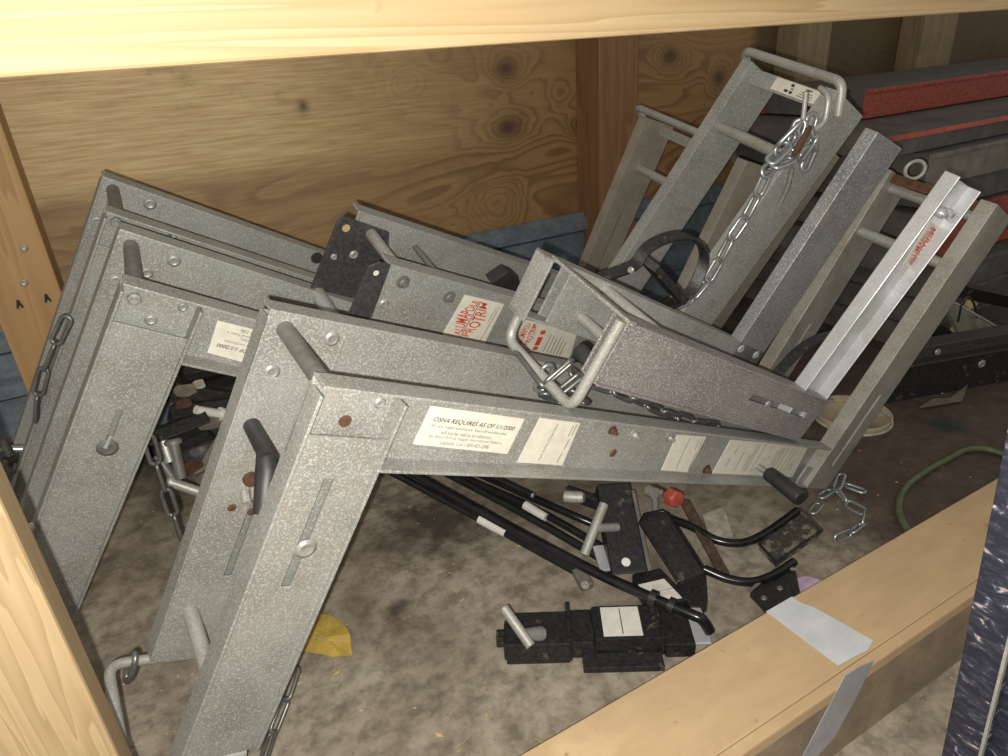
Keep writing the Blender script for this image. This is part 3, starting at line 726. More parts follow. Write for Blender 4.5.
# end plate, strap across the open end
mb = MB(); mb.box(fl5, (LV - .04, LV + .024), (0, .004), (G5 - .004, G5 + D5)); mb.box(fl5, (LV - .04, LV + .024), (CL5 - .004, CL5), (G5 - .004, G5 + D5)); mb.box(fl5, (LV + .020, LV + .024), (-.002, CL5), (G5 - .016, G5 + D5)); mb.build('end_plate', ALU, B5, bevel=.001)
mb = MB(); mb.box(fl5, (LV - .010, LV + .006), (CL5 - .003, CL5 + .002), (-.008, G5 + .010)); mb.build('end_strap', ALU, B5, bevel=.001)
# bail
rb = .0078
b1_ = fl5.m(LV + .010, CL5 - .004, G5 + .012); b2_ = fl5.m(LV + .010, -.045, G5 + .012); b3_ = fl5.m(LV + .010, -.045, .000); b4_ = fl5.m(LV + .010, CL5 - .004, .000)
mb = MB(); mb.tube(arc_path([b1_, b2_, b3_, b4_], .022), rb, 14); mb.build('bail_rod', GALV, B5)
for (v_, u_) in ((LV - .12, CL5 - .012), (LV - .10, .030), (LV - .33, .02)): rod(B5, fl5.m(v_, u_, .01), fl5.m(v_, u_, G5), .009, GALV)
a, b = fl5.hit(577, 350, .06); mb = MB(); p = CAM + ray(577, 348) * (fl5.m(a, b, .06) - CAM).length * (1 / ray(577, 348).length); q = CAM + ray(600, 372) * ((p - CAM).length / ray(600, 372).length * .985)
mb.tube([p, p.lerp(q, .08), p.lerp(q, .92), q], .011, 12, rs=[.007, .0115, .012, .011]); mb.build('rubber_grip', RUB, B5)
a, b = fl5.hit(768, 404, -.004); dome_bolt(B5, fl5.m(a, b, -.0045), N5, .006, BOLT, 'slot_bolt')
for px, py in ((756, 355), (741, 349)): dome_bolt(B5, fa5.pt(px, py, G5), N5, .008, ALU2)
for dx in (0, .02): hex_bolt(B5, fa5.m(LU - .055 + dx * .2, .045 - dx, D5 - TH), N5, .009, .012, CHROME)
logo(B5, fa5, D5 - TH, [(930, 221), (942, 229), (914, 271), (903, 264)])

# ================================================================== chains
chain('steel_chain', 'zinc chain bunched and dangling down the tall risers of the back bracket',
      [r2.pt(768, 172, -.016), r2.pt(757, 196, -.014), r2.pt(744, 220, -.014), r2.pt(730, 240, -.014), r2.pt(716, 266, -.014), r2.pt(700, 292, -.016), r2.pt(684, 303, -.02), r2.pt(668, 306, -.03)], 'z', up=N2)
ch6 = [o for o in COL.objects if o.name == 'steel_chain'][0]
for (x, y, x2, y2, w, tw) in ((812, 118, 806, 140, -.02, .3), (800, 124, 792, 146, -.03, .9), (806, 128, 812, 150, -.025, 1.4), (792, 136, 778, 152, -.03, .2), (786, 146, 772, 160, -.04, 1.2),
                          (797, 150, 806, 134, -.045, .5), (804, 154, 812, 142, -.03, 1.1), (778, 160, 766, 172, -.03, .4), (790, 160, 776, 166, -.05, 1.5), (783, 140, 795, 128, -.04, .7), (812, 150, 806, 164, -.03, 0.1)):
    a = r2.pt(x, y, w); b = r2.pt(x2, y2, w - .006); d = b - a
    u = Matrix.Rotation(tw, 3, d.normalized()) @ N2; put_link(ch6, (a + b) / 2, d, u, 'z' if tw != .5 else 'r', 1.12)
mb = MB(); mb.tube([r2.pt(792, 168, -.03), r2.pt(788, 186, -.03), r2.pt(780, 203, -.026)], .0045, 10); mb.build('hook_pin', ZINC, ch6)
mb = MB(); mb.tube([r2.pt(806, 92, -.02), r2.pt(803, 120, -.03)], .0042, 10); mb.tube(arc_path([r2.pt(820, 88, .01), r2.pt(829, 96, -.02), r2.pt(825, 122, -.03), r2.pt(814, 130, -.03)], .012), .005, 10); mb.build('quick_link', GALV, ch6)

chain('steel_chain', 'short chain hanging along the leg of the rearmost left bracket',
      [f3.pt(68, 317, -.012), f3.pt(58, 338, -.014), f3.pt(49, 356, -.015), f3.pt(42, 378, -.015), f3.pt(37, 400, -.016), f3.pt(36, 420, -.018), f3.pt(44, 442, -.018)], 'd', up=N3, s=1.05)
chain('steel_chain', 'dark chain hanging free below the arm of the second bracket',
      [aty(148, 436, 1.09), aty(155, 460, 1.09), aty(164, 487, 1.09), aty(174, 516, 1.09), aty(184, 548, 1.09)], 'd', up=(.3, -1, .2))
chain('steel_chain', 'chain trailing behind the foot of the front bracket leg',
      [atz(296, 668, .05), atz(290, 690, .04), atz(280, 712, .02), atz(272, 735, .008), atz(262, 765, .008)], 'd', up=(0, 0, 1))
chain('steel_chain', 'loose pale chain lying on the floor below the tall right-hand riser',
      [atz(842, 474, .03), atz(837, 496, .006), atz(860, 509, .006), atz(866, 518, .006), atz(858, 528, .006), atz(845, 536, .006), atz(832, 539, .006), atz(818, 533, .008)], 'z', jitter=.3, s=1.0)
chrt = [o for o in COL.objects if o.name.startswith('steel_chain')][-1]
for (x, y, x2, y2) in ((833, 489, 818, 499), (820, 503, 811, 514), (848, 486, 862, 491)):
    a = atz(x, y, .006); b = atz(x2, y2, .006); put_link(chrt, (a + b) / 2, b - a, (0, .2, 1), 'z')
c5 = chain('steel_chain', 'zinc chain heaped under the rod loop of the top bracket',
      [fl5.pt(570, 372, .07), fl5.pt(590, 383, .07), fl5.pt(612, 390, .06), fl5.pt(640, 402, .06), fl5.pt(668, 414, .06), fl5.pt(700, 424, .06), fl5.pt(728, 428, .07)], 'd', up=(0, -.6, 1), jitter=.4)
for (x, y, x2, y2, w, tw) in ((552, 378, 566, 366, .06, .4), (560, 392, 575, 380, .05, 1.2), (545, 395, 560, 402, .07, .8), (548, 368, 540, 388, .08, .2), (572, 392, 584, 402, .06, 1.0)):
    a = fl5.pt(x, y, w); b = fl5.pt(x2, y2, w); put_link(c5, (a + b) / 2, b - a, Matrix.Rotation(tw, 3, (b - a).normalized()) @ N5, 'd' if tw > .3 else 'z')
mb = MB(); cc = b2_.lerp(b3_, .33); e1 = (b3_ - b2_).normalized(); e2 = fl5.B.normalized(); e3 = fl5.A.normalized()
mb.tube(arc_path([cc + e3 * .010 - e1 * .012, cc + e3 * .012 + e1 * -.018 - e2 * .002, cc - e3 * .012 - e1 * .012, cc - e3 * .014 + e1 * .055 - e2 * .01, cc + e3 * .010 + e1 * .06 - e2 * .006, cc + e3 * .010 - e1 * .012], .01), .0042, 10); mb.build('shackle', ZINCD, c5)
lk = MB(); cl_ = f1.m(-.05, Lb + .004, G1 + .01).lerp(f1.m(.02, Lb + .004, G1 + .01), .45)
bx = (f1.A.normalized()); rr_ = []
for j in range(17):
    t = 2 * math.pi * j / 16; rr_.append(cl_ + f1.B.normalized() * (.012 + .024 * math.sin(t)) + f1.C * (.011 * math.cos(t)))
lk.tube(rr_, .0045, 10); o = lk.build('chain_ring', ZINCD); tag(o, 'single steel ring threaded on the rod loop at the front bracket foot', 'ring')

# ================================================================== black strap hoops
def hoop(label, pts, y, width, th=.006, wdir=(-.35, .75, .5)):
    root_pts = smooth_path([aty(px, py, y + dy) for px, py, dy in pts], 6)
    mb = MB(); mb.strap(root_pts, wdir, width, th); o = mb.build('steel_hoop', BLK, bevel=.001); tag(o, label, 'hoop', 'black steel hoops'); return o
hp1 = hoop('black steel strap hoop standing between the top bracket and the back risers',
     [(584, 284, 0), (612, 274, 0), (634, 265, 0), (645, 250, 0), (662, 240, .0), (682, 236, 0), (698, 242, 0), (704, 256, 0), (700, 274, 0), (690, 292, 0), (672, 304, 0), (655, 306, 0)], .90, .022)
mb = MB(); mb.strap([aty(648, 262, .90), aty(664, 280, .90), aty(678, 296, .90)], (-.35, .75, .5), .04, .014); mb.build('cross_bar', BLK, hp1)
dome_bolt(hp1, aty(631, 270, .885), (-.3, -1, .5), .005, BOLT, 'rivet')
hoop('black steel strap hoop half hidden behind the bright right-hand arm', [(768, 385, 0), (784, 366, 0), (800, 350, 0), (818, 339, 0), (838, 334, 0), (856, 336, 0)], .86, .022)
mb = MB(); hp = [(492, 283), (508, 272), (518, 276), (521, 286), (516, 294), (498, 290)]
mb.prism([f4.pt(*q, .10) for q in hp], W4 * .03); o = mb.build('rubber_pad', RUB, bevel=.003); tag(o, 'black rubber block wedged between the channels of the stickered bracket', 'block')

# ================================================================== black pump jack parts on the floor
def slab(mb, p0, p1, wd, width, th, mi=0):
    p0 = Vector(p0); p1 = Vector(p1); t = (p1 - p0).normalized(); w = Vector(wd); w = (w - t * w.dot(t)).normalized(); n_ = t.cross(w)
    if n_.z < 0: n_ = -n_
    fr = Fr(p0, t, w, n_); mb.box(fr, (0, (p1 - p0).length), (-width / 2, width / 2), (-th, 0), mi); return fr
# A: jack foot lying flat by the cardboard box
o0 = atz(507, 667, 0); o1 = atz(690, 662, 0); Ax = (o1 - o0).normalized(); By = Vector((-Ax.y, Ax.x, 0)); LA = (o1 - o0).length
JA = empty('pump_jack', (o0.x, o0.y, 0)); tag(JA, 'black steel jack foot with white label and T-handle beside the cardboard box', 'jack', 'black jack parts on the floor')
fj = Fr(o0, Ax, By, (0, 0, 1)); s_ = LA / .30
mb = MB(); mb.box(fj, (0, .108), (.004, .078), (0, .045)); mb.box(fj, (-.004, .006), (.010, .066), (.004, .040)); mb.build('end_box', BLK, JA, bevel=.002)
mb = MB(); mb.box(fj, (-.018, .0), (.034, .056), (.008, .030)); mb.build('latch', BLK, JA, bevel=.002)
mb = MB(); mb.box(fj, (.108, .150), (.014, .090), (.0, .036)); mb.box(fj, (.104, .112), (.008, .096), (.0, .050)); mb.build('neck', BLK, JA, bevel=.002)
mb = MB(); mb.box(fj, (.150, .152), (.014, .090), (.0, .040)); mb.box(fj, (.152, .262), (.016, .092), (.034, .040)); mb.box(fj, (.262, .268), (.016, .092), (0, .040)); mb.box(fj, (.152, .262), (.088, .092), (0, .036)); mb.box(fj, (.152, .262), (.016, .020), (.004, .036)); mb.build('channel_body', BLK, JA, bevel=.0015)
mb = MB(); mb.box(fj, (.128, .262), (-.018, .014), (0, .012)); mb.build('base_flange', BLK, JA, bevel=.0015)
mb = MB(); mb.box(fj, (.268, .318), (.010, .086), (0, .030)); mb.build('rib', BLK, JA, bevel=.002)
mb = MB(); mb.box(fj, (.312, .345), (.012, .094), (.024, .029)); mb.box(fj, (.342, .346), (.02, .09), (0, .028)); mb.build('chrome_end', CHROME, JA, bevel=.002)
mb = MB(); mb.box(fj, (.166, .232), (.022, .088), (.0402, .0410)); lb = mb.build('label', PAPER2, JA)
line_part(lb, fj.m(.199, .026, .0413), fj.m(.199, .084, .0413), .0016, Vector((0, 0, 1)), INK)
ta = atz(504, 608, .11); tb = atz(531, 646, .075); mb = MB(); mb.tube([ta, tb], .0085, 12); tc_ = atz(540, 634, .047); mb.tube([ta.lerp(tb, .66), tc_], .009, 12, rs=[.006, .013]); mb.build('t_handle', GALV, JA)

# B: bundle of black rods
def blackrod(label, pts, r=.0082, tip=None):
    mb = MB(); P = smooth_path([atz(*q) for q in pts], 5) if len(pts) > 2 else [atz(*q) for q in pts]; mb.tube(P, r, 12); o = mb.build('steel_rod', BLKG); tag(o, label, 'rod', 'black rods under the front bracket')
    return o, P
ro1, P1_ = blackrod('nearest thin black rod with white tape, ending in a bolted clevis', [(380, 466, .13), (480, 519, .07), (578, 573, .022)])
ro2, P2_ = blackrod('long black rod running from under the bracket to the chrome jack end', [(400, 466, .14), (500, 522, .10), (592, 571, .075), (650, 597, .065), (690, 614, .06), (702, 620, .055), (710, 632, .035)], .0092)
ro3, P3_ = blackrod('black rod lying third from the front in the bundle', [(440, 470, .10), (520, 512, .07), (600, 558, .03)])
ro4, P4_ = blackrod('black rod with a torn white tape end in the middle of the bundle', [(430, 464, .08), (530, 507, .05), (612, 553, .012)])
ro5, P5_ = blackrod('black rod tucked closest behind the others', [(470, 470, .05), (560, 510, .04), (608, 530, .012)])
ro6, P6_ = blackrod('short black rod end with a shiny tip below the arm', [(470, 466, .13), (532, 495, .10)], .006)
mb = MB(); mb.lathe(P6_[-1], P6_[-1] - P6_[0], [(.0058, -.004), (.0056, .004)], 12); mb.build('tip', BOLT, ro6)
def tape(parent, P, i0, i1, r): 
    mb = MB(); mb.tube(P[i0:i1 + 1], r, 12); mb.build('tape_wrap', PAPER2, parent)
mb = MB(); mb.tube([atz(479, 518.5, .0705), atz(492, 525, .063), atz(506, 533, .056)], .0108, 12, rs=[.010, .0112, .0095]); mb.build('tape_wrap', PAPER2, ro1)
mb = MB(); mb.tube([atz(525, 505, .052), atz(546, 518, .044)], .0105, 12, rs=[.010, .0098]); mb.build('tape_wrap', PAPER2, ro4)
mb = MB(); pA_ = atz(578, 572, .024); pB_ = atz(588, 590, .016); slab(mb, pA_ + Vector((0, 0, .012)), pB_ + Vector((0, 0, .012)), RX, .026, .016); mb.build('clevis', RODG, ro1, bevel=.003)
hex_bolt(ro1, atz(585, 585, .031), (0, -.5, 1), .006, .004, GALV)
# collars on the long rod
for t0 in (.50, .57):
    i = int(len(P2_) * t0); mb = MB(); mb.tube([P2_[i], P2_[i + 1].lerp(P2_[i], .3)], .015, 12); mb.build('collar', BLK, ro2)

# C: upright channel of the rear jack
JC = empty('pump_jack', atz(628, 590, 0)); tag(JC, 'black steel jack channel with a T-pin standing under the front arm', 'jack', 'black jack parts on the floor')
p0 = atz(613, 484, .14); p1 = atz(630, 573, .05)
mb = MB(); fc = slab(mb, p0, p1, RX, .068, .005); Lc = (p1 - p0).length
mb.box(fc, (0, Lc), (-.034, -.030), (-.04, 0)); mb.box(fc, (0, Lc), (.030, .034), (-.04, 0)); mb.build('channel_body', BLK, JC, bevel=.0015)
sgn = 1 if fc.B.dot(RX) > 0 else -1
mb = MB(); mb.box(fc, (0, Lc), (sgn * .034, sgn * .050), (-.04, -.036)); mb.build('side_flange', RODG, JC)
a, b = fc.hit(626, 562, .001); mb = MB(); mb.lathe(fc.m(a, b, .0003), fc.C, [(.0085, 0), (.0085, .0006)], 14); mb.build('hole', PAPER2, JC)
ta = fc.pt(604, 504, .055); tb = fc.pt(584, 555, .035); mb = MB(); mb.tube([ta, tb], .0092, 14); mb.build('t_pin', GALV, JC)
mb = MB(); mb.tube([fc.pt(596, 528, .045), fc.pt(617, 527, .02)], .0085, 14); mb.build('pin_stub', BOLT, JC)
mb = MB(); q = [atz(x, y, .035) for x, y in ((632, 574), (660, 568), (690, 599), (652, 606))]; mb.prism([x - Vector((0, 0, .034)) for x in q], (0, 0, .034)); mb.build('base_block', BLK, JC, bevel=.002)
mb = MB(); q = [atz(x, y, .0362) for x, y in ((638, 585), (664, 579), (682, 598), (657, 604))]; mb.prism(q, (0, 0, .0008)); lb = mb.build('label', PAPER2, JC)
for f_ in (.22, .30, .38, .62, .70): line_part(lb, q[0].lerp(q[3], f_) + (q[1] - q[0]) * (.25 + abs(f_ - .46) * .4) + Vector((0, 0, .001)), q[0].lerp(q[3], f_) + (q[1] - q[0]) * (.85 - abs(f_ - .46) * .5) + Vector((0, 0, .001)), .0012, Vector((0, 0, 1)), INKP)
line_part(lb, q[0].lerp(q[3], .5) + Vector((0, 0, .001)), q[1].lerp(q[2], .5) + Vector((0, 0, .001)), .0012, Vector((0, 0, 1)), INKG)
mb = MB(); p = fc.pt(575, 497, .02); mb.lathe(p, RX - RF * .4, [(.012, -.02), (.012, .012), (.009, .018)], 12); mb.build('bushing', GALV, JC)
mb = MB(); slab(mb, atz(566, 490, .12), atz(612, 506, .10), (0, -.3, 1), .03, .012); mb.build('lug', BLK, JC, bevel=.002)
mb = MB(); slab(mb, atz(598, 545, .06), atz(606, 570, .05), RX, .022, .006); mb.build('chrome_tab', CHROME, JC, bevel=.002)

# D: foot pedal
JD = empty('foot_pedal', atz(680, 560, 0)); tag(JD, 'glossy black rectangular foot pedal leaning beside the jack channel', 'pedal')
q = [atz(x, y, z_) for x, y, z_ in ((640, 523, .085), (644, 515, .088), (662, 511, .088), (668, 514, .086), (706, 572, .03), (704, 576, .028), (681, 583, .028), (677, 580, .03))]
mb = MB(); mb.prism(q, (0, .004, -.006)); pl = mb.build('plate', BLK, JD, bevel=.0015)
mb = MB(); mb.tube(q + [q[0]], .0035, 8); mb.build('rim', BLKG, JD)
mb = MB(); q = [atz(x, y, .03) for x, y in ((676, 583), (706, 573), (708, 600), (698, 608), (690, 606))]; mb.prism([v - Vector((0, 0, .028)) for v in q], (0, 0, .028)); mb.build('heel_block', BLK, JD, bevel=.003)
mb = MB(); mb.tube(smooth_path([atz(x, y, z_) for x, y, z_ in ((704, 569, .03), (728, 579, .022), (752, 582, .02), (774, 575, .02), (794, 562, .02))], 6), .0085, 12); mb.build('pedal_rod', BLKG, JD)
# E: rusty pedal tray + rod
JE = empty('foot_pedal', atz(790, 540, 0)); tag(JE, 'rusty scuffed pedal tray below the black handle grip', 'pedal')
q = [atz(x, y, z_) for x, y, z_ in ((759, 545, .02), (800, 509, .03), (822, 531, .03), (776, 563, .02))]
mb = MB(); mb.prism([v - Vector((0, 0, .012)) for v in q], (0, 0, .012)); mb.build('tray', TRAYM, JE, bevel=.002)
for i in range(4):
    mb = MB(); mb.tube([q[i] + Vector((0, 0, .002)), q[(i + 1) % 4] + Vector((0, 0, .002))], .0028, 8); mb.build('rim', BLK if i != 1 else RUSTD, JE)
mb = MB(); mb.tube(smooth_path([atz(x, y, z_) for x, y, z_ in ((660, 515, .03), (692, 527, .03), (716, 540, .022), (742, 543, .02), (766, 533, .025), (797, 511, .035))], 6), .0085, 12); mb.build('pedal_rod', BLKG, JE)
JF = empty('foot_pedal', atz(776, 590, 0)); tag(JF, 'small black pedal plate touching the cardboard box edge', 'pedal')
q = [atz(x, y, .016) for x, y in ((750, 592), (778, 569), (796, 571), (801, 595), (768, 611))]
mb = MB(); mb.prism([v - Vector((0, 0, .012)) for v in q], (0, 0, .012)); mb.build('plate', BLK, JF, bevel=.002)
mb = MB(); mb.tube([q[0] + Vector((0, 0, .004)), q[1] + Vector((0, 0, .004)), q[2] + Vector((0, 0, .004))], .0035, 8); mb.build('rim', RODG, JF)
for x, y in ((764, 598), (780, 588)): dome_bolt(JF, atz(x, y, .016), (0, 0, 1), .005, RODG)
# rusty bar, offcut, red capped bolt
mb = MB(); mb.strap([atz(684, 500, .05), atz(700, 530, .03), (atz(714, 556, .012)), atz(724, 574, .008)], RX, .022, .007); 
o = mb.build('steel_bar', RUSTD, bevel=.001); tag(o, 'rusty flat bar angled across the floor behind the pedal', 'bar')
mb = MB(); q = [atz(x, y, .016) for x, y in ((702, 514), (724, 506), (733, 534), (712, 543))]; mb.prism([v - Vector((0, 0, .012)) for v in q], (0, 0, .012)); o = mb.build('wood_offcut', BOARD, bevel=.001); tag(o, 'small pale square offcut beside the rusty bar', 'offcut')
RB = empty('capped_bolt', atz(672, 505, 0)); tag(RB, 'red hexagonal capped bolt poking out under the front arm', 'bolt')
pc = atz(670, 496, .085); ax = (RX * .45 + RD * .2 - RF * .8).normalized()
mb = MB(); mb.lathe(pc, ax, [(.020, 0), (.020, .020), (.016, .024)], 6); mb.build('cap', REDP, RB, bevel=.001)
mb = MB(); mb.tube([pc - ax * .05, pc], .008, 10); mb.build('shank', RUST, RB)
mb = MB(); pb = atz(652, 492, .09); mb.lathe(pb, ax, [(.013, -.01), (.013, .01)], 8); mb.tube([pb, pc - ax * .02], .007, 8); mb.tube([pc - ax * .05, Vector((pc.x, pc.y + .04, .004))], .007, 8); mb.build('side_bolt', GALV, RB)
mb = MB(); q = [atz(x, y, .003) for x, y in ((797, 578), (806, 576), (822, 580), (800, 598), (796, 592))]; mb.prism([v - Vector((0, 0, .002)) for v in q], (0, 0, .002)); o = mb.build('paper_scrap', PURP); tag(o, 'lilac scrap of paper at the edge of the cardboard box', 'scrap')
# leaf
mb = MB(); pts_ = ((296, 640), (305, 622), (318, 613), (330, 615), (343, 622), (350, 634), (352, 655), (341, 655), (333, 657), (322, 654), (300, 651))
cpt = atz(325, 637, .016); ring = [atz(x, y, .004 + .006 * (i % 2)) for i, (x, y) in enumerate(pts_)]
n = len(ring); mb.add([cpt] + ring + [cpt - Vector((0, 0, .0012))] + [v - Vector((0, 0, .0012)) for v in ring], [(0, 1 + i, 1 + (i + 1) % n) for i in range(n)] + [(n + 1, n + 2 + (i + 1) % n, n + 2 + i) for i in range(n)] + [(1 + i, n + 2 + i, n + 2 + (i + 1) % n, 1 + (i + 1) % n) for i in range(n)], 0)
o = mb.build('leaf', LEAF); tag(o, 'dry yellow leaf on the floor next to the front bracket leg', 'leaf')
mb = MB(); mb.tube([atz(304, 632, .012), atz(323, 640, .0175), atz(349, 640, .012)], .0012, 6); mb.build('vein', TAN, o)

# ================================================================== scrap heap seen below the second arm
def lean(name, label, px0, px1, y, width, th, mat, wd=(.3, -.9, .3), holes=(), group='scrap heap below the second bracket'):
    p0 = aty(*px0, y); p1 = aty(*px1, y + .02); t = (p1 - p0).normalized()
    mb = MB(); fr = slab(mb, p0, p1, wd, width, th); L = (p1 - p0).length
    mb.box(fr, (0, L), (-width / 2, -width / 2 + .004), (-.03, 0)); mb.box(fr, (0, L), (width / 2 - .004, width / 2), (-.03, 0))
    o = mb.build(name, mat, bevel=.001); tag(o, label, name.split('_')[-1], group)
    for (hx, hy) in holes:
        a, b = fr.hit(hx, hy, 0); h = MB(); h.lathe(fr.m(a, b, .0005), fr.C, [(.0085, 0), (.0085, .0006)], 12); h.build('hole', PAPER2, o)
    return o
YH = 1.33
hb = MB(); hb.box(WF, (.03, .75), (YH + .16, YH + .50), (0, .30)); hb.box(WF, (.05, .7), (YH + .10, YH + .2), (0, .16)); hb.box(WF, (.03, .7), (YH + .24, YH + .5), (.3, .42)); o = hb.build('scrap_backing', HEAPM, bevel=.03); tag(o, 'added near-black backing behind the scrap at the wall foot', 'scrap'); o['kind'] = 'stuff'  # added dark backing blocks, fill the gap and cover the blue steel
lean('steel_channel', 'black channel with a white hole on the scrap heap', (138, 446), (206, 420), YH, .075, .006, BLK, wd=(0, -.55, .85), holes=((193, 421),))
lean('steel_channel', 'second black channel lying higher on the scrap heap', (168, 412), (250, 400), YH + .06, .05, .006, BLK, wd=(0, -.6, .8))
lean('steel_channel', 'third black channel showing under the arm edge', (165, 384), (262, 398), YH + .10, .05, .006, BLK, wd=(0, -.8, .6))
def scrapbolt(label, a, b, y, r, mat=RODG, head=True):
    p = aty(*a, y); q = aty(*b, y - .02); root = empty('carriage_bolt', p); tag(root, label, 'bolt', 'loose bolts on the scrap heap')
    mb = MB(); mb.tube([p, q], r, 12); mb.build('shank', mat, root)
    mb = MB(); mb.lathe(p, p - q, [(r * 1.5, -.004), (r * 1.6, .002), (r * 1.1, .007)], 12); mb.build('head', mat, root)
scrapbolt('grey bolt standing leftmost in the scrap heap', (162, 438), (170, 462), YH - .02, .010, GALV)
scrapbolt('grey bolt standing next to the leftmost one in the heap', (173, 442), (181, 478), YH - .03, .011, RODG)
scrapbolt('grey bolt lying across the heap beside the bracket leg', (170, 482), (200, 492), YH - .03, .010, GALV)
scrapbolt('pale bolt end beside the black channel hole', (221, 414), (196, 410), YH + .02, .009, PAPER2)
scrapbolt('bolt slanting behind the hanging chain', (158, 458), (176, 482), YH - .01, .010, RODG)
mb = MB(); pk = aty(200, 448, YH); mb.lathe(pk + Vector((0, .05, -.03)), (-.3, -1, .5), [(.04, 0), (.038, .02), (.026, .035), (.010, .040)], 20); o = mb.build('pipe_cap', PLATE); tag(o, 'dark round pipe cap in the scrap heap', 'cap')
mb = MB(); mb.strap([aty(205, 470, YH), aty(218, 448, YH), aty(232, 425, YH)], (.8, -.3, .3), .05, .006); o = mb.build('steel_plate', DIRTY); tag(o, 'muddy steel plate at the right edge of the scrap heap', 'plate', 'scrap heap below the second bracket')
for i, (x, y, rx, mt_, lb) in enumerate(((200, 386, .014, BOARD, 'pale torn scrap under the arm edge'), (186, 392, .022, DIRTY, 'muddy lump under the arm edge'), (214, 425, .03, DIRTY, 'muddy strip by the bracket leg'), (184, 406, .014, RUST, 'rusty chip on the black channel'), (212, 480, .03, DIRTY, 'muddy clod at the heap foot'), (190, 470, .025, RUST, 'rusty clod in the heap'))):
    c0 = aty(x, y, YH + .04 - .012 * i); pts_ = [c0 + Vector((rx * math.cos(t) * random.uniform(.7, 1.2), -.2 * rx * math.sin(t), rx * .5 * math.sin(t) * random.uniform(.7, 1.2))) for t in [2 * math.pi * j / 9 for j in range(9)]]
    mb = MB(); mb.prism(pts_, (0, .012, .004)); o = mb.build('metal_scrap', mt_); tag(o, lb, 'scrap', 'small scraps in the heap')

# clamp hanging at the far left
CB = empty('clamp_bolt', aty(8, 455, 1.42)); tag(CB, 'zinc clamp bolt with ring hanging at the far left edge', 'clamp')
yc = 1.42
mb = MB(); mb.tube([aty(-14, 449, yc), aty(26, 449, yc)], .008, 12); mb.build('bolt_rod', ZINC, CB)
mb = MB(); c0 = aty(8, 452, yc); mb.tube([c0 + Vector((.006 * math.cos(t), -.02 * math.cos(t), .024 * math.sin(t))) for t in [2 * math.pi * j / 14 for j in range(15)]], .007, 10); mb.build('ring', ZINCD, CB)
mb = MB(); mb.tube(smooth_path([aty(7, 458, yc - .02), aty(8, 466, yc - .02), aty(14, 470, yc - .02), aty(18, 462, yc - .02)], 4), .008, 10); mb.build('hook', ZINCD, CB)
mb = MB(); p = f2.pt(33, 525, 0); mb.tube([p, p + Vector((-.02, -.012, .002))], .005, 10); mb.build('pin_end', PAPER2, B2)

# ================================================================== plank stack on the right
PS = [(.760, .085, 1.40, 2.04, PLANKR, 'topmost red-edged scaffold plank of the stack by the wall'),
      (.672, .055, 1.14, 1.76, PLANKG, 'second grey scaffold plank with a thin red lip'),
      (.615, .090, 1.10, 1.92, PLANKL, 'third scaffold plank from the top with a pale grey edge'),
      (.523, .085, 1.14, 2.05, PLANKG, 'fourth scaffold plank from the top of the stack'),
      (.436, .090, 1.12, 2.00, PLANKR, 'fifth scaffold plank with a worn red edge'),
      (.344, .085, 1.16, 1.96, PLANKR, 'sixth scaffold plank from the top, red edge near the black rail'),
      (.257, .085, 1.10, 2.05, PLANKG, 'third scaffold plank from the floor in the stack'),
      (.170, .085, 1.10, 2.05, PLANKG, 'second scaffold plank from the floor in the stack'),
      (.083, .083, 1.10, 2.05, PLANKG, 'lowest scaffold plank of the stack on the floor')]
for i, (zt, h, yf, x0, em, lb) in enumerate(PS):
    root = empty('scaffold_plank', (x0, yf, zt - h)); tag(root, lb, 'plank', 'scaffold planks stacked by the wall')
    mb = MB(); mb.box(WF, (x0, 5.0), (yf + .004, 1.80), (zt - .012, zt)); mb.build('deck', PLANKG, root, bevel=.001)
    mb = MB(); mb.box(WF, (x0, 5.0), (yf, yf + .03), (zt - h + .001, zt - .001)); mb.box(WF, (x0, 5.0), (yf - .006, yf), (zt - .012, zt - .001)); mb.build('side_rail', em, root, bevel=.002)
    mb = MB(); mb.box(WF, (x0, 5.0), (1.77, 1.80), (zt - h + .001, zt - .012)); mb.build('side_rail', em, root)
    mb = MB(); mb.box(WF, (x0 - .004, x0 + .02), (yf + .004, 1.77), (zt - h + .004, zt - .002)); mb.build('end_cap', PLANKG, root)
    if i == 1: mb = MB(); mb.box(WF, (x0, 5.0), (yf - .009, yf - .005), (zt - .012, zt + .001)); mb.build('red_lip', REDP, root)

# ================================================================== black rail and odds on the right
e0 = atz(880, 405, 0); e1 = atz(1008, 381, 0); t_ = (e1 - e0).normalized(); nb = Vector((-t_.y, t_.x, 0)); e1 = e1 + t_ * 1.4
fk = Fr(e0, t_, nb, (0, 0, 1)); LK = (e1 - e0).length
RK = empty('steel_rail', e0); tag(RK, 'long black steel rail with bolts on the floor behind the right riser', 'rail')
mb = MB(); mb.box(fk, (0, LK), (0, .008), (0, .114)); mb.build('side_plate', BLK, RK, bevel=.001)
mb = MB(); mb.box(fk, (0, LK), (-.022, .008), (.114, .119)); mb.box(fk, (0, LK), (-.022, .030), (.162, .167)); mb.box(fk, (0, LK), (.004, .008), (.119, .162)); mb.build('top_channel', PLATE, RK, bevel=.001)
for px, py in ((938, 352), (982, 364), (942, 396)):
    a, = [aty(px, py, 1.0)]; d = ray(px, py); den = d.dot(nb); tt = (e0 - CAM - nb * .001).dot(nb) / den
    dome_bolt(RK, CAM + d * tt, -nb, .008 if px < 950 else .010, BOLT)
mb = MB(); pts_ = [(920, 408), (932, 400), (950, 399), (968, 385), (962, 401), (945, 404)]
mb.prism([atz(x, y, .01) + Vector((0, -.0, 0)) for x, y in pts_], (0, 0, .004)); o = mb.build('plastic_scrap', TRAY); tag(o, 'olive strip of plastic on the floor against the black rail', 'scrap')
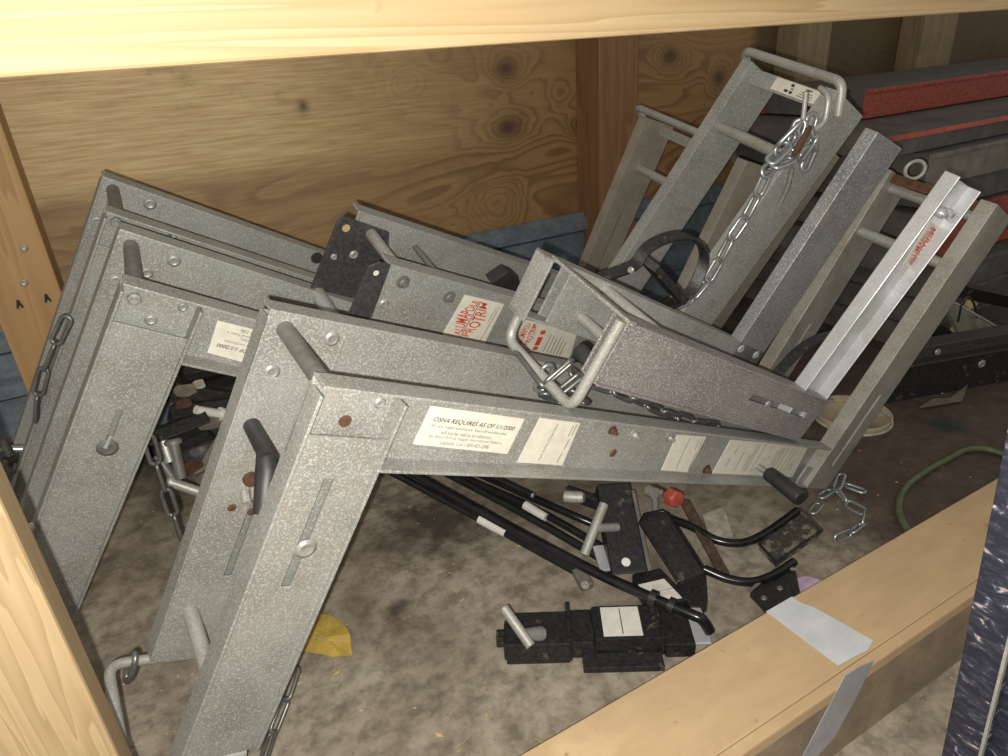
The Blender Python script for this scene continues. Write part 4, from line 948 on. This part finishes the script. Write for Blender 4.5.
# disc
DL = empty('round_lid', atz(852, 417, 0)); tag(DL, 'round tan lid lying on the floor behind the right riser', 'lid')
mb = MB(); mb.lathe(atz(852, 417, 0), (0, 0, 1), [(.095, 0), (.095, .016), (.092, .018), (.089, .014), (.02, .014)], 40); mb.build('disc', DISC, DL)
mb = MB(); c0 = atz(852, 417, .017); mb.tube([c0 + Vector((.093 * math.cos(t), .093 * math.sin(t), 0)) for t in [2 * math.pi * j / 40 for j in range(41)]], .0035, 8); mb.build('rim', BOARD, DL)
# hose
mb = MB(); mb.tube(smooth_path([atz(x, y, .009) for x, y in ((1060, 470), (1030, 462), (1004, 454), (985, 449), (966, 450), (948, 459), (928, 470), (910, 483), (901, 496), (899, 510), (903, 522), (915, 540))], 6), .0078, 12); o = mb.build('garden_hose', HOSE); tag(o, 'thin green hose curving over the brown floor at the right', 'hose')
# odds behind the rail
mb = MB(); q = [aty(x, y, y_) for x, y, y_ in ((946, 305, 1.02), (962, 304, 1.02), (1004, 330, .96), (990, 336, .96), (960, 334, .98))]; mb.prism(q, (0, .01, -.006)); o = mb.build('metal_bracket', TRAY, bevel=.001); tag(o, 'olive sheet metal bracket resting behind the black rail', 'bracket')
mb = MB(); mb.tube([aty(955, 303, 1.0), aty(1004, 331, .95)], .004, 8); mb.build('rolled_edge', GALV, o)
mb = MB(); slab(mb, aty(958, 288, 1.06), aty(1030, 304, 1.0), (0, -.4, 1), .04, .02); o = mb.build('steel_bar', BLK, bevel=.001); tag(o, 'black bar lying above the olive bracket at the right edge', 'bar')
for x, y, lb in ((960, 331, 'wood chip beside the olive bracket'), (974, 306, 'wood chip above the olive bracket')):
    mb = MB(); c0 = aty(x, y, 1.0 if x < 970 else 1.03); mb.prism([c0 + Vector(v) for v in ((-.016, 0, -.008), (.012, 0, -.01), (.02, 0, .004), (-.006, 0, .012))], (0, .02, .01)); o = mb.build('wood_chip', TAN); tag(o, lb, 'wood chip', 'wood chips behind the rail')
mb = MB(); q = [aty(x, y, .99) for x, y in ((930, 345), (932, 328), (944, 326), (958, 338), (966, 344))]; mb.prism(q, (0, .03, -.02)); o = mb.build('carpet_scrap', GLINT); tag(o, 'dark glittering carpet scrap tucked behind the rail', 'carpet')
mb = MB(); mb.tube(smooth_path([aty(958, 322, .99), aty(962, 304, .99), aty(968, 297, .99), aty(974, 304, .99), aty(977, 318, .99)], 5), .003, 8); o = mb.build('wire_hook', BLK); tag(o, 'bent black wire hook standing over the olive bracket', 'wire')

# ================================================================== cardboard box
x0b, x1b, y0b, y1b, hb_ = -.25, 1.75, .361, .501, .160
BX = empty('cardboard_box', (x0b, y0b, 0)); tag(BX, 'long narrow brown cardboard box with grey tape lying across the front', 'box')
mb = MB(); mb.box(WF, (x0b, x1b), (y0b, y1b), (0, hb_ - .004)); mb.build('carton', CARDS, BX, bevel=.003)
mb = MB(); mb.box(WF, (x0b, x1b), (y0b + .014, y1b + .001), (hb_ - .004, hb_)); mb.build('flap', CARD, BX, bevel=.0015)
mb = MB(); mb.box(WF, (x0b, x1b), (y0b - .001, y0b + .0135), (hb_ - .006, hb_ - .0015)); mb.box(WF, (x0b, x1b), (y0b - .0015, y0b), (hb_ - .022, hb_ - .003)); mb.build('folded_edge', CARD, BX, bevel=.002)
q = [atz(x, y, hb_ + .0006) for x, y in ((792, 597), (800, 603), (812, 607), (836, 620), (873, 641), (868, 650), (838, 666), (766, 612))]
mb = MB(); mb.prism(q, (0, 0, .0012)); mb.build('tape_strip', TAPE, BX)
q = [aty(x, y, y0b - .002) for x, y in ((845, 676), (858, 668), (874, 661), (855, 700), (834, 738), (812, 762), (798, 766))]
mb = MB(); mb.prism(q, (0, .0012, 0)); mb.build('tape_strip', TAPED, BX)

# black painted post close on the right
yq = .235; a = aty(941, 756, yq); b = aty(1001, 460, yq); ax_ = (b - a).normalized(); lo = a + ax_ * ((0.004 - a.z) / ax_.z)
PB = empty('steel_post', lo); tag(PB, 'chipped black painted steel post leaning close at the right edge', 'post')
fp = Fr(lo, ax_, (1, 0, 0), (0, 1, 0)); LP = 1.35
mb = MB(); mb.box(fp, (0, LP), (0, .024), (-.036, 0)); mb.build('web', NAVY, PB, bevel=.0015)
mb = MB(); mb.box(fp, (0, LP), (-.0015, .004), (-.039, -.036)); mb.build('bare_edge', GALV, PB)
mb = MB(); mb.box(fp, (0, LP), (.024, .028), (-.075, 0)); mb.build('flange', NAVY, PB)

# grit, splinters and dry stalks too many to count
mb = MB()
for i in range(420):
    px = random.uniform(120, 1000); py = random.uniform(450, 756); p = atz(px, py, .0006)
    if p.y > YW - .1 or p.y < .2 or (.35 < p.y < .51) or (490 < px < 720 and 590 < py < 680) or (570 < px < 710 and py < 610): continue
    s = random.uniform(.0012, .0045) * (1 if random.random() > .1 else 2.2); an = random.uniform(0, 6.28); e = random.uniform(.25, 1)
    v = Vector((math.cos(an), math.sin(an), 0)); w = Vector((-v.y, v.x, 0))
    mb.add([p - v * s, p + w * s * e * .6, p + v * s, p - w * s * e * .6, p + Vector((0, 0, .0016))], [(0, 1, 4), (1, 2, 4), (2, 3, 4), (3, 0, 4), (3, 2, 1, 0)], i % 3)
for (x, y, x2, y2) in ((470, 735, 455, 748), (535, 738, 552, 752), (720, 700, 705, 712), (790, 650, 800, 655)):
    mb.tube([atz(x, y, .002), atz((x + x2) / 2 + 2, (y + y2) / 2, .003), atz(x2, y2, .002)], .0009, 5, 1)
o = mb.build('floor_grit', [BOARD, TAN, DIRTY]); tag(o, 'pale grit, splinters and dry stalks scattered over the floor', 'debris'); o['kind'] = 'stuff'
